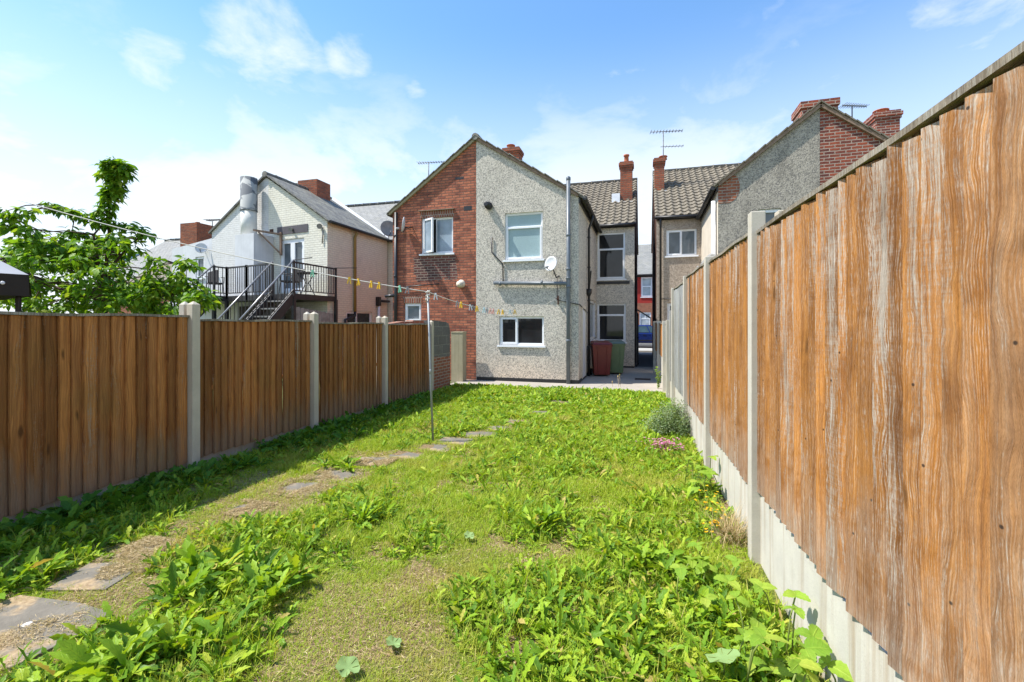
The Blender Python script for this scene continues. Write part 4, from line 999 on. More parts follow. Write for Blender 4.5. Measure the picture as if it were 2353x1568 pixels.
chair(-10.75, 11.85, R(-70), 'dark woven chair on the steel balcony next to the bistro table')
chair(P491.x - .5, P491.y + .45, R(60), 'dark woven chair at the far end of the steel balcony half behind leaves')

# ------------------------------------------------------------------ low terrace behind the cherry tree
ht = empty('terrace_house', (-20, 19, 0), 'grey slated terrace house with skylight behind the leafy tree', 'house')
ra = on_y(260, 572, 23.0); rb = on_y(490, 540, 23.0)
zr = (ra.z + rb.z) / 2
mb = MB(); slab_roof(mb, (-31, 18.6, zr - 3.1), (-15.1, 18.6, zr - 3.1), (-15.1, 23, zr), (-31, 23, zr), .06); slab_roof(mb, (-31, 27, zr - 3.0), (-15.1, 27, zr - 3.0), (-15.1, 23, zr), (-31, 23, zr), .06); tro = mb.build('roof', MT['slate_pale'], ht)
mb = MB(); ridge_tiles(mb, (-31, 23, zr + .06), (-15.1, 23, zr + .06), .11); mb.build('ridge', MT['slate'], tro)
mb = MB(); mb.box(-30.8, -15.2, 18.9, 26.7, 0, zr - 3.0); mb.build('wall', MT['brick_orange'], ht)
mb = MB(); e = on_y(325, 566, 21.3); mb.bar(Vector((e.x - .5, 20.6, zr - 1.62)), Vector((e.x - .5, 21.5, zr - .98)), .8, .08); mb.build('skylight', MT['glass_dark'], tro)
q0 = on_y(414, 540, 17.5); q1 = on_y(452, 540, 17.5); zt = on_y(440, 512, 17.5).z
ch2 = chimney(ht, q0.x, q1.x, 17.5, 18.5, 0, zt, MT['brick_chimney'], [((q0.x + q1.x) / 2, 18)], pot_h=.15, pot_r=.09, corbel=False)
mb = MB(); slab_roof(mb, (q0.x - 3.2, 17.0, 3.6), (q0.x + 1.2, 17.0, 3.6), (q0.x + 1.2, 19.0, 4.9), (q0.x - 3.2, 19.0, 4.9), .07); mb.build('lean_to_roof', MT['tile'], ht)
mb = MB(); mb.box(q0.x - 3.1, q0.x + 1.1, 17.15, 18.9, 0, 3.6); mb.build('lean_to_wall', MT['brick_orange'], ht)

# ------------------------------------------------------------------ street beyond the alley
hr = empty('red_house', (0, 38, 0), 'red painted terrace house across the street seen through the alley', 'house')
WD = Wall((0, 37.5, 0), (1, 0, 0), (0, 1, 0)); w = WD.rect(1473, 637, 1499, 683); w0 = WD.rect(1469, 718, 1496, 765)
zE = WD.px(1478, 632)[1]; zm = WD.px(1478, 697)[1]
mb = MB(); WD.wall(mb, [(-6, zm), (8, zm), (8, zE), (-6, zE)], [w]); mb.build('upper_wall', MT['brick_red_paint'], hr)
mb = MB(); WD.wall(mb, [(-6, 0), (8, 0), (8, zm - .003), (-6, zm - .003)], [w0]); mb.build('lower_wall', MT['brick_orange'], hr)
WD.window(hr, w, [(0, .55, 1, 1, False), (0, 0, 1, .55)], up, MT['glass_lace'], fw=.08, cw=.06); WD.window(hr, w0, [(0, .7, .5, 1, False), (.5, .7, 1, 1, False), (0, 0, 1, .7, False)], up, MT['glass_lace'], fw=.08, cw=.06)
mb = MB(); slab_roof(mb, (-6, 37.3, zE), (8, 37.3, zE), (8, 41.5, zE + 3.0), (-6, 41.5, zE + 3.0), .06); mb.build('roof', MT['slate_pale'], hr)
mb = MB(); mb.tube([(-6, 37.25, zE - .02), (8, 37.25, zE - .02)], .07, 8); mb.box(-6, 8, 37.47, 37.5, zE - .18, zE - .02); mb.build('gutter', MT['gutter'], hr)
mb = MB(); mb.box(-6, 8, 37.6, 45, 0, zE - .2); mb.build('rear_shell', MT['brick_dark'], hr)

# parked car, side on
cx, cy = on_y(1481, 770, 31.5).x, 31.5
car = empty('parked_car', (cx, cy, 0), 'dark blue hatchback car parked in the street beyond the alley', 'car')
def cprof(pts, y0, y1, inset=0):
    m = MB(); n = len(pts)
    a = [Vector((cx + x, y0, z)) for x, z in pts]; b = [Vector((cx + x, y1, z)) for x, z in pts]
    for tri in tessellate_polygon([a]): m.face([a[i] for i in tri]); m.face([b[i] for i in tri][::-1])
    for i in range(n): j = (i + 1) % n; m.face([a[i], a[j], b[j], b[i]])
    return m
m = cprof([(-2.0, .3), (2.0, .3), (2.05, .55), (1.98, .8), (1.2, .95), (-1.8, .98), (-2.05, .8), (-2.08, .5)], cy - .85, cy + .85)
body = m.build('body', MT['car_paint'], car, bevel=.06)
m = MB(); lo = [(-1.85, .97), (1.15, .95)]; 
m.hexa([Vector((cx - 1.85, cy - .8, .96)), Vector((cx + 1.15, cy - .8, .94)), Vector((cx + 1.15, cy + .8, .94)), Vector((cx - 1.85, cy + .8, .96)), Vector((cx - 1.4, cy - .62, 1.46)), Vector((cx + .35, cy - .62, 1.48)), Vector((cx + .35, cy + .62, 1.48)), Vector((cx - 1.4, cy + .62, 1.46))])
m.build('cabin', MT['car_paint'], car, bevel=.05)
for a0, a1, b0, b1 in ((-1.62, -.78, -1.32, -.74), (-.68, .3, -.66, .12), (.36, .95, .18, .38)):
    m = MB(); m.face([(cx + a0, cy - .797, 1.0), (cx + a1, cy - .797, 1.0), (cx + b1, cy - .655, 1.4), (cx + b0, cy - .655, 1.4)]); m.build('side_window', MT['car_glass'], car)
for wx in (-1.3, 1.3):
    m = MB(); m.lathe((cx + wx, cy - .88, .31), [(.2, .0), (.3, .02), (.31, .06), (.31, .18), (.29, .2)], 24, (0, 1, 0)); wh = m.build('wheel', MT['tyre'], car)
    m = MB(); m.lathe((cx + wx, cy - .885, .31), [(.05, 0), (.19, .005), (.2, .03)], 18, (0, 1, 0)); m.build('rim', MT['alloy'], wh)
m = MB(); m.box(cx - .1, cx + .1, cy - .87, cy - .84, .82, .85); m.box(cx - 2.0, cx + 1.9, cy - .865, cy - .84, .45, .52); m.build('trim_strip', MT['black'], car)
# ------------------------------------------------------------------ ground
YL = 11.05     # lawn ends, yard begins
def sheet(name, x0, x1, y0, y1, z, mat):
    m = MB(); m.face([(x0, y0, z), (x1, y0, z), (x1, y1, z), (x0, y1, z)]); o = m.build(name, mat, None, weld=False); o['kind'] = 'structure'; return o
sheet('ground', -150, 150, -60, 240, -.02, MT['earth'])
m = MB(); m.box(-4.95, .6, YL, YM + .5, -.02, .035); o = m.build('yard', MT['yard'], None); o['kind'] = 'structure'
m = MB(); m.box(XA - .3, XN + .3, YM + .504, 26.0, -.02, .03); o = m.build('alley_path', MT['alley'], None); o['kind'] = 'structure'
m = MB(); m.box(-20, 20, 26.004, 28.6, -.02, .1); o = m.build('pavement', MT['pavement'], None); o['kind'] = 'structure'
sheet('road', -40, 40, 28.6, 35.0, -.012, MT['asphalt'])
m = MB(); m.box(-20, 20, 35.0, 37.45, -.02, .1); o = m.build('far_pavement', MT['pavement'], None); o['kind'] = 'structure'

# stepping stones: pixel centre, size along view, turn
stones = []
for i, (x, y, w, l, rz, lab) in enumerate([
    (40, 1440, .82, .5, -8, 'largest grey flagstone at the picture edge with a white dropping on it'),
    (225, 1322, .42, .36, 8, 'flagstone half buried in straw and soil next after the largest one'),
    (335, 1258, .3, .26, -5, 'small strawy flagstone patch between the shaded weeds and the tall dock clump'),
    (565, 1168, .36, .28, 12, 'flagstone almost lost under sandy soil near the tallest weeds'),
    (688, 1122, .56, .4, 6, 'flat grey flagstone with a raised corner and sandy edges'),
    (770, 1090, .52, .4, -6, 'grey flagstone tucked against a dock clump with sandy rim'),
    (858, 1058, .46, .34, 4, 'thin sliver of sandy flagstone before the bare grey pair'),
    (935, 1043, .52, .36, 8, 'grey flagstone with sandy streak just before the line pole'),
    (994, 1027, .52, .38, 0, 'grey flagstone at the foot of the washing line pole'),
    (1046, 1011, .52, .36, -6, 'clean grey flagstone just beyond the washing line pole'),
    (1103, 996, .5, .36, 5, 'flagstone second beyond the washing line pole'),
    (1150, 983, .48, .34, 0, 'flagstone third beyond the washing line pole'),
    (1192, 968, .46, .34, 3, 'narrow flagstone far along the path in bright grass'),
    (1240, 947, .42, .34, 0, 'small flagstone nearly overgrown close to the yard'),
    (1285, 925, .8, .8, 4, 'crumbled flagstone where the path meets the yard')]):
    p = on_z(x, y, .02); stones.append((p.x, p.y, w / 2, l / 2))
    th = R(rz + 10); q = []
    for sx, sy in ((-1, -1), (-.1, -1.04), (1, -1), (1.03, .1), (1, 1), (.2, 1.05), (-1, 1), (-1.03, -.2)):
        a, b = sx * w / 2 * random.uniform(.9, 1.06), sy * l / 2 * random.uniform(.88, 1.06)
        a *= .9; b *= .9; q.append((p.x + a * math.cos(th) - b * math.sin(th), p.y + a * math.sin(th) + b * math.cos(th)))
    m = MB(); m.prism(q, -.03, .006 + random.uniform(-.004, .006) + (.008 if i < 3 else 0))
    s = m.build('flagstone', MT['slab'], None, bevel=.008, origin=(p.x, p.y, 0)); tag(s, lab, 'flagstone', 'flagstones set in the overgrown lawn')
    if i == 0:
        bd = on_z(62, 1430, .03); m = MB(); m.lathe((bd.x, bd.y, .012), [(.022, 0), (.03, .004), (.018, .009), (.004, .010)], 11); m.build('bird_dropping', MT['peg_white'], s)
stones = np.array(stones)

def gauss(x, y, lst):
    r = np.zeros_like(x)
    for px_, py_, rad, amp in lst:
        p = on_z(px_, py_); r += amp * np.exp(-((x - p.x) ** 2 + (y - p.y) ** 2) / (2 * rad * rad))
    return r
DRY = [(850, 1420, .35, .8), (640, 1500, .3, .9), (1000, 1500, .3, .8), (900, 1310, .28, .6), (1150, 1260, .2, .75), (1060, 1270, .2, .5), (1010, 1040, .3, .45), (1420, 1080, .22, .6), (1345, 1110, .2, .5), (1585, 1115, .18, .9), (1420, 1160, .18, .7), (1500, 1120, .2, .6), (1720, 1300, .16, .9), (1560, 1330, .16, .6), (950, 1130, .3, .3), (300, 1380, .25, 1.2), (150, 1480, .3, 1.0), (430, 1190, .22, .6), (540, 1190, .25, .9), (680, 1140, .28, .8), (760, 1105, .25, .6), (860, 1062, .25, .6), (935, 1050, .22, .5), (350, 1330, .25, .7), (1090, 1190, .2, .4), (560, 1100, .3, .9), (480, 1110, .25, .8), (1260, 1240, .2, .4), (740, 1400, .3, .4), (1180, 1450, .2, .3)]
WEED = [(480, 1290, .26, 1.6), (610, 1290, .24, 1.5), (560, 1230, .2, 1.0), (330, 1480, .26, 1.6), (180, 1560, .3, 1.5), (420, 1440, .2, 1.2), (480, 1540, .2, 1.2), (840, 1170, .22, 1.2), (760, 1135, .2, .7), (1240, 1200, .2, 1.4), (1250, 1150, .2, .8), (1160, 1160, .22, .5), (1080, 1390, .2, 1.0), (900, 1270, .25, .8), (1500, 1290, .2, 1.2), (1420, 1240, .25, 1.0), (1520, 1400, .35, 1.2), (1300, 1400, .3, 1.2), (1700, 1480, .3, 1.2), (1250, 1520, .3, 1.2), (1480, 1540, .35, 1.3), (1640, 1130, .15, 1.0), (1490, 1150, .18, .9), (1460, 1210, .15, .8), (700, 1020, .3, 1.2), (580, 1060, .3, 1.0), (820, 980, .4, .8), (60, 1330, .2, 1.2), (250, 1200, .35, 1.3), (120, 1250, .35, 1.3), (430, 1120, .3, 1.2), (1000, 1230, .25, .5), (720, 1210, .3, .6), (1650, 1220, .2, .8), (930, 1380, .2, .4), (640, 1400, .25, .6), (1100, 1100, .25, .5), (1320, 1060, .3, .6), (1180, 1060, .3, .6), (1420, 1010, .3, .7)]
def dryness(x, y):
    pd = np.full_like(x, 9.0)
    for sx, sy, a, b in stones: pd = np.minimum(pd, np.hypot((x - sx) / (a + .12), (y - sy) / (b + .10)))
    path = np.clip(1.15 - pd, 0, 1) * .6
    n = vnoise(x, y, 1.9) * .4 + vnoise(x, y, 5.5) * .4 + vnoise(x, y, 12) * .2
    base = sstep(.49, .62, n) * 1.0 * (1 - .7 * sstep(5.2, 7.4, y))
    return np.clip(base * .8 + .45 * gauss(x, y, DRY) + path, 0, 1.1)
def in_stone(x, y, k=.68):
    r = np.zeros(x.shape, bool)
    for sx, sy, a, b in stones: r |= (np.abs(x - sx) < a * k) & (np.abs(y - sy) < b * k)
    return r

LX0, LX1, LY0 = -5.6, 1.1, -3.0
gx = np.arange(LX0, LX1 + .01, .06); gy = np.arange(LY0, YL + .02, .06)
X, Y = np.meshgrid(gx, gy); x, y = X.ravel(), Y.ravel()
z = (vnoise(x, y, 2.2) - .5) * .03 + (vnoise(x, y, 7) - .5) * .014
nx = len(gx); i = (np.arange(len(gy) - 1)[:, None] * nx + np.arange(nx - 1)[None]).ravel()
lawn = np_mesh('lawn', np.stack([x, y, z], 1), np.stack([i, i + 1, i + nx + 1, i + nx], 1), MT['lawn'], attr={'dry': dryness(x, y)})
lawn['kind'] = 'structure'
def gz(x, y): return (vnoise(x, y, 2.2) - .5) * .03 + (vnoise(x, y, 7) - .5) * .014

# fence lines -----------------------------------------------------------
def lz(z_): return (-3.49 - 0) # placeholder
def left_pt(zc, dx=0):
    """point of the left fence line at camera depth zc"""
    xi = 1500 - 5427 / zc; u = (xi - HX) / F
    return Vector((u * cT - sT, u * sT + cT, 0)) * zc + Vector((dx, 0, 0))
def right_pt(zc):
    xi = 1440 + 976 / zc; u = (xi - HX) / F
    return Vector((u * cT - sT, u * sT + cT, 0)) * zc
lp = [left_pt(z_) for z_ in (1.48, 3.30, 5.12, 6.94, 8.77, 10.6)]
ldir = (lp[5] - lp[0]).normalized(); ln_ = Vector((ldir.y, -ldir.x, 0))       # towards the lawn (+x)
rp = [right_pt(z_) for z_ in (-.6, 3.2, 5.05, 6.95, 8.8, 9.75, 10.75, 12.65, 14.5)]
rdir = (rp[8] - rp[1]).normalized(); rn = Vector((-rdir.y, rdir.x, 0))        # towards the lawn (-x)

def lawn_mask(x, y):
    xl = lp[0].x + (y - lp[0].y) * ldir.x / ldir.y; xr = rp[1].x + (y - rp[1].y) * rdir.x / rdir.y
    return (x > xl + .06) & (x < xr - .05)

def post(root, p, h, w, mat, pyramid=True, name='concrete_post', d=None, lean=0):
    p = Vector(p); d = d or ldir; n = Vector((d.y, -d.x, 0)); a = d * w / 2; b = n * w / 2; t = Vector((lean, 0, h)); g = Vector((0, 0, -.05))
    m = MB(); c = [p - a - b + g, p + a - b + g, p + a + b + g, p - a + b + g, p - a - b + t, p + a - b + t, p + a + b + t, p - a + b + t]
    m.hexa(c)
    if pyramid:
        ap_ = p + t + Vector((0, 0, .04))
        for k in range(4): m.face([c[4 + k], c[4 + (k + 1) % 4], ap_])
    return m.build(name, mat, root, bevel=.006)

def board_panel(root, p, q, z0, z1, n, mat, side, name='fence_panel', wob=.006, top_jit=.004, bot_jit=.01, cap=True, cap_mat=None, slope=0.0, thick=.014, label=None, cap_w=.05, gap=.0, groove=.005):
    """overlapping feather-edged boards from p to q; side = normal towards the viewer"""
    p, q = Vector(p), Vector(q); L = (q - p).length; d = (q - p) / L; m = MB(); s = 0; edges = [0]
    ws = [random.uniform(.86, 1.14) for _ in range(n)]; tot = sum(ws)
    for w in ws: edges.append(edges[-1] + w / tot * L)
    seg = 6
    for k in range(n):
        a, b = edges[k], edges[k + 1] - groove
        tl = random.uniform(-wob, wob); zt = z1 - random.uniform(0, top_jit); zb = z0 + random.uniform(-bot_jit, bot_jit)
        ta, tb = thick * 1.7, thick * .2   # thick edge overlaps the thin edge of the previous board
        bow = random.uniform(-wob, wob) * 1.5; off = random.uniform(-.003, .004)
        rowsF, rowsB = [], []
        for j in range(seg + 1):
            f = j / seg; zz = zb + (zt - zb) * f + slope * f
            sh = tl * (f - .5) + bow * math.sin(math.pi * f)
            wa = a + sh + random.uniform(-.0012, .0012); wb = b + sh - gap
            rowsF.append([(wa, ta + off), ((wa + wb) / 2, (ta + tb) / 2 + off + .0), (wb, tb + off)]); rowsB.append((wa, wb, zz))
        def P(s_, dep, zz): return p + d * s_ + side * dep + Vector((0, 0, zz))
        for j in range(seg):
            r0, r1 = rowsF[j], rowsF[j + 1]; z_0, z_1 = rowsB[j][2], rowsB[j + 1][2]
            for i_ in range(2):
                m.face([P(*r0[i_], z_0), P(*r0[i_ + 1], z_0), P(*r1[i_ + 1], z_1), P(*r1[i_], z_1)], uv=[(r0[i_][0], z_0), (r0[i_ + 1][0], z_0), (r1[i_ + 1][0], z_1), (r1[i_][0], z_1)])
            wa0, wb0, _ = rowsB[j]; wa1, wb1, _ = rowsB[j + 1]
            m.face([P(wa0, r0[0][1], z_0), P(wa1, r1[0][1], z_1), P(wa1, 0 + off, z_1), P(wa0, 0 + off, z_0)], uv=[(wa0, z_0), (wa1, z_1), (wa1 + .01, z_1), (wa0 + .01, z_0)])
            m.face([P(wb0, off, z_0), P(wb1, off, z_1), P(wa1, off, z_1), P(wa0, off, z_0)], uv=[(wb0, z_0), (wb1, z_1), (wa1, z_1), (wa0, z_0)])
            m.face([P(wb0, r0[2][1], z_0), P(wb0, off - .006, z_0), P(wb1, off - .006, z_1), P(wb1, r1[2][1], z_1)], uv=[(wb0, z_0), (wb0, z_0), (wb1, z_1), (wb1, z_1)])
            m.face([P(wb0, off - .006, z_0), P(wb0 + groove + .014, off - .006, z_0), P(wb1 + groove + .014, off - .006, z_1), P(wb1, off - .006, z_1)], uv=[(wb0, z_0), (wb0 + .01, z_0), (wb1 + .01, z_1), (wb1, z_1)])
        for j, zz in ((0, rowsB[0][2]), (seg, rowsB[seg][2])):
            r0 = rowsF[j]; m.face([P(*r0[0], zz), P(*r0[1], zz), P(*r0[2], zz), P(rowsB[j][1], off, zz), P(rowsB[j][0], off, zz)], uv=[(r0[0][0], zz)] * 5)
    o = m.build(name, mat, root)
    if label: o['label'] = label
    if cap:
        m = MB(); zc = Vector((0, 0, z1 + .012)); k = 7; up_ = Vector((0, 0, slope))
        for j in range(k):
            a = p.lerp(q, j / k) + zc + Vector((0, 0, slope + .006 * math.sin(j * 1.7))) + side * .008; b = p.lerp(q, (j + 1) / k) + zc + Vector((0, 0, slope + .006 * math.sin((j + 1) * 1.7))) + side * .008
            m.bar(a, b, cap_w, .024)
        m.build('capping_strip', cap_mat or MT['wood_cap'], o)
    # rails behind
    m = MB()
    for zz, hh in ((z0 + .15, .05), ((z0 + z1) / 2, .05), (z1 - .04, .09)): m.bar(p + Vector((0, 0, zz)) - side * .028, q + Vector((0, 0, zz)) - side * .028, .04, hh)
    m.build('rail', mat, o)
    return o
def gravel(root, p, q, z0, z1, mat, side, rib=0, name='gravel_board', dep=.0):
    p, q = Vector(p), Vector(q); m = MB(); d = (q - p); L = d.length; d.normalize()
    n = max(1, int(L / rib)) if rib else 1
    m.bar(p + Vector((0, 0, (z0 + z1) / 2)) - side * (.02 - dep), q + Vector((0, 0, (z0 + z1) / 2)) - side * (.02 - dep), .05, z1 - z0)
    return m.build(name, mat, root)

# ---- brown fence (in its own shade)
fl_ = empty('timber_fence', lp[3], 'brown overlapping board fence in its own shade with pale concrete posts', 'fence')
tops = [1.80, 1.775, 1.765, 1.715, 1.675, 1.655]; bots = [.10, .10, .12, .13, .11, .09]
for k in range(5):
    a = lp[k] + ldir * .047; b = lp[k + 1] - ldir * .047
    zt = tops[k + 1] if k < 4 else 1.645; zb = bots[k + 1]
    board_panel(fl_, a, b, zb, zt - .03, 17, MT['wood_shade'], ln_, bot_jit=.008, thick=.017, groove=.009)
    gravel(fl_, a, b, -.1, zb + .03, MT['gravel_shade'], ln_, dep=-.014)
for k, hgt in ((1, 1.87), (2, 1.875), (3, 1.80), (4, 1.76), (5, 1.68)):
    post(fl_, lp[k] + ln_ * .03, hgt, .092, MT['post_shade'])
    if k < 5: post(fl_, lp[k] - ln_ * .10 + ldir * .0, hgt + .0, .08, MT['post'], name='rear_post')

# ---- orange fence
fr_ = empty('orange_fence', rp[1], 'tall sunlit orange board fence with grey weathered streaks on white concrete gravel boards', 'fence')
ztop = 2.36; zbt = .455
for k in range(1, 5):
    a = rp[k]; b = rp[k + 1] - rdir * .055; a = a + rdir * .055
post_h = {1: 2.45, 2: 2.40, 3: 2.38, 4: 2.33}
a0 = rp[0]; 
board_panel(fr_, rp[1] - rdir * .045, a0, zbt + .05, ztop - .068, 38, MT['wood_near'], rn, top_jit=.032, bot_jit=.014, wob=.008, cap_mat=MT['wood_cap'], label='wide weathered near panel of rough grained boards', cap_w=.045, thick=.018)
board_panel(fr_, rp[2] - rdir * .045, rp[1] + rdir * .045, zbt, ztop - .035, 17, MT['wood_orange'], rn, top_jit=.02)
board_panel(fr_, rp[3] - rdir * .045, rp[2] + rdir * .045, zbt, ztop - .01, 17, MT['wood_orange'], rn, top_jit=.02)
board_panel(fr_, rp[4] - rdir * .045, rp[3] + rdir * .045, zbt, ztop - .06, 17, MT['wood_grey'], rn, top_jit=.02, label='silver grey weathered panel')
m = MB(); a = rp[3] - rdir * .42; m.bar(a + rn * .02 + Vector((0, 0, .47)), a + rn * .02 + Vector((0, 0, 2.32)), .1, .012, rn); db = m.build('fence_board', plain('dark_board', (.11, .075, .05), .9, .2, var=.3, scale=20), fr_); db['label'] = 'single dark brown replacement board'
gravel(fr_, rp[1] - rdir * .045, a0, -.1, zbt + .035, MT['gravel'], rn)
for k in (1, 2, 3): gravel(fr_, rp[k + 1] - rdir * .045, rp[k] + rdir * .045, -.1, zbt - .012, MT['gravel'], rn)
for k in (1, 2, 3, 4): post(fr_, rp[k] + rn * .018, post_h[k], .094, MT['post'], pyramid=False, d=rdir)
post(fr_, rp[1] - rn * .14 - rdir * .04, 2.44, .09, MT['post_shade'], pyramid=False, d=rdir, name='rear_post')
# lower run towards the alley
fa_ = empty('low_boundary_fence', rp[6], 'lower fence of short orange and brown panels leading into the alley', 'fence')
board_panel(fa_, rp[5], rp[4] + rdir * .075, .45, 1.92, 7, MT['wood_grey'], rn, cap=False, label='short silver grey panel')
board_panel(fa_, rp[6] - rdir * .06, rp[5] + rdir * .06, .75, 1.62, 9, MT['wood_grey'], rn)
board_panel(fa_, rp[7] - rdir * .06, rp[6] + rdir * .06, .78, 1.63, 16, MT['wood_orange'], rn)
board_panel(fa_, rp[8] - rdir * .06, rp[7] + rdir * .06, .78, 1.63, 16, MT['wood_shade'], rn)
for a, b, zz in ((5, 4, .43), (6, 5, .73), (7, 6, .76), (8, 7, .76)): gravel(fa_, rp[a] - rdir * .06, rp[b] + rdir * .06, -.1, zz, MT['gravel'], rn)
for k, h_ in ((5, 1.72), (6, 1.7), (7, 1.7), (8, 1.7)): post(fa_, rp[k] + rn * .03, h_, .11, MT['post'], pyramid=False, d=rdir)

# ---- garden wall at the end of the brown fence
gw = empty('garden_wall', lp[5], 'worn garden wall of grey breeze blocks on old brick after the last brown fence panel', 'wall')
wa = lp[5] + ldir * -.9 - ln_ * .12; wb = left_pt(11.75) - ln_ * .0; wb = lp[5] + ldir * 1.12
def wallprism(prof, mat, name, off, th=.2):
    m = MB(); f = [lp[5] + ldir * s + ln_ * off + Vector((0, 0, z_)) for s, z_ in prof]; b = [v - ln_ * th for v in f]
    for tri in tessellate_polygon([[Vector((s, z_, 0)) for s, z_ in prof]]):
        m.face([f[i_] for i_ in tri], uv=[prof[i_] for i_ in tri]); m.face([b[i_] for i_ in tri], uv=[prof[i_] for i_ in tri])
    for k in range(len(prof)): j = (k + 1) % len(prof); m.face([f[k], f[j], b[j], b[k]])
    return m.build(name, mat, gw)
wallprism([(.07, .86), (1.1, .80), (1.1, 1.45), (1.06, 1.57), (.98, 1.64), (.86, 1.68), (.07, 1.72)], MT['block'], 'blockwork', .0)
wallprism([(.07, -.05), (1.1, -.05), (1.1, .797), (.07, .857)], MT['brick_wall'], 'brickwork', .004)
wallprism([(-1.9, 0), (.06, 0), (.06, 1.72), (-.4, 1.72), (-.45, 1.69), (-.8, 1.69), (-1.2, 1.655), (-1.9, 1.62)], MT['brick_wall'], 'coping_run', -.2)
pr0 = on_y(1041, 860, 11.75); pr1 = on_y(1067, 860, 11.75); pz = on_y(1054, 765, 11.75).z
m = MB(); m.box(pr0.x, pr1.x, 11.62, 11.9, -.05, pz); m.box(pr0.x - .0, pr1.x + .008, 11.61, 11.91, pz, pz + .03); g = m.build('gate_pier', MT['pier'], None, origin=(pr0.x, 11.75, 0)); tag(g, 'short cream rendered pier between the breeze block wall and the red brick house', 'pier')

# ---- bins, drain, gate
def wheelie(x, y, rz, bmat, lmat, label):
    b = empty('wheelie_bin', (x, y, .035), label, 'wheelie bin', 'wheelie bins beside the house corner')
    T = Matrix.Translation((x, y, .035)) @ Matrix.Rotation(rz, 4, 'Z'); V3 = lambda *p: T @ Vector(p)
    m = MB(); m.hexa([V3(-.23, -.24, .05), V3(.23, -.24, .05), V3(.23, .22, .05), V3(-.23, .22, .05), V3(-.285, -.34, .95), V3(.285, -.34, .95), V3(.285, .33, .95), V3(-.285, .33, .95)])
    m.hexa([V3(-.30, -.36, .9), V3(.30, -.36, .9), V3(.30, .35, .9), V3(-.30, .35, .9), V3(-.30, -.36, .96), V3(.30, -.36, .96), V3(.30, .35, .96), V3(-.30, .35, .96)])
    for sx in (-.12, .12): m.bar(V3(sx, -.245, .1), V3(sx * 1.15, -.343, .86), .03, .012, Vector((0, -1, 0)))
    m.build('body', bmat, b, bevel=.02)
    m = MB(); pts = [(-.31, -.39, .965), (.31, -.39, .965), (.31, .36, 1.0), (-.31, .36, 1.0), (-.27, -.33, 1.02), (.27, -.33, 1.02), (.27, .33, 1.06), (-.27, .33, 1.06)]
    m.hexa([V3(*p) for p in pts]); m.build('lid', lmat, b, bevel=.02)
    m = MB(); m.tube([V3(-.26, .34, .96), V3(-.26, .43, 1.0), V3(.26, .43, 1.0), V3(.26, .34, .96)], .018, 8); m.build('handle', lmat, b)
    for sx in (-.27, .27):
        m = MB(); m.lathe(V3(sx - .03, .24, .1), [(.06, 0), (.1, .005), (.1, .055), (.06, .06)], 16, V3(1, 0, 0) - V3(0, 0, 0)); m.build('wheel', MT['tyre'], b)
    return b
b1 = on_z(1379, 866, .035); wheelie(b1.x - .0, b1.y + .3, R(12), MT['bin_red'], MT['bin_red'], 'maroon wheelie bin with maroon lid in front of the green one')
wheelie(b1.x + .36, b1.y + .98, R(10), MT['bin_green'], MT['bin_lid'], 'olive green wheelie bin half hidden behind the maroon one')
d0 = on_z(2385 / 1.0 if False else 1422, 868, .04); dd = on_z(1462, 870, .04)
m = MB()
q0 = on_z(1461, 873, .036); q1 = on_z(1493, 876, .036)
for k in range(9): y_ = q0.y + k * .04; m.box(q0.x, q1.x, y_, y_ + .022, .03, .043)
m.box(q0.x - .03, q0.x, q0.y - .02, q0.y + .38, .03, .044); m.box(q1.x, q1.x + .03, q0.y - .02, q0.y + .38, .03, .044)
g = m.build('drain_grate', plain('rusty_grate', (.05, .03, .025), .8), None, origin=(q0.x, q0.y, .03)); tag(g, 'dark rusty drain grate set in the shaded yard near the alley mouth', 'drain')
gt = empty('alley_gate', (XA + .05, 17.1, .03), 'open black metal gate against the house wall at the alley entrance', 'gate')
m = MB(); xg = XA + .06
for zz in (.15, 1.1, 1.95): m.bar((xg, 17.1, zz), (xg + .05, 17.95, zz), .035, .04)
for y_ in (17.1, 17.95): m.bar((xg + (y_ - 17.1) * .06, y_, .05), (xg + (y_ - 17.1) * .06, y_, 2.0), .04, .04, Vector((0, 1, 0)))
m.build('gate_frame', MT['steel'], gt)
m = MB()
for k in range(1, 9): y_ = 17.1 + .85 * k / 9; m.bar((xg + .05 * k / 9, y_, .1), (xg + .05 * k / 9, y_, 2.02), .018, .018, Vector((0, 1, 0)))
m.build('gate_bars', MT['steel'], gt)
p0, p1 = on_y(1464, 712, 18.0), on_y(1495, 731, 18.0); m = MB(); m.bar(p0, p1, .05, .05); m.bar((p1.x, 18.0, 2.3 if False else p1.z), (p1.x, 18.0, p1.z - .3), .03, .03, Vector((0, 1, 0))); m.build('overhead_bar', MT['steel'], gt)

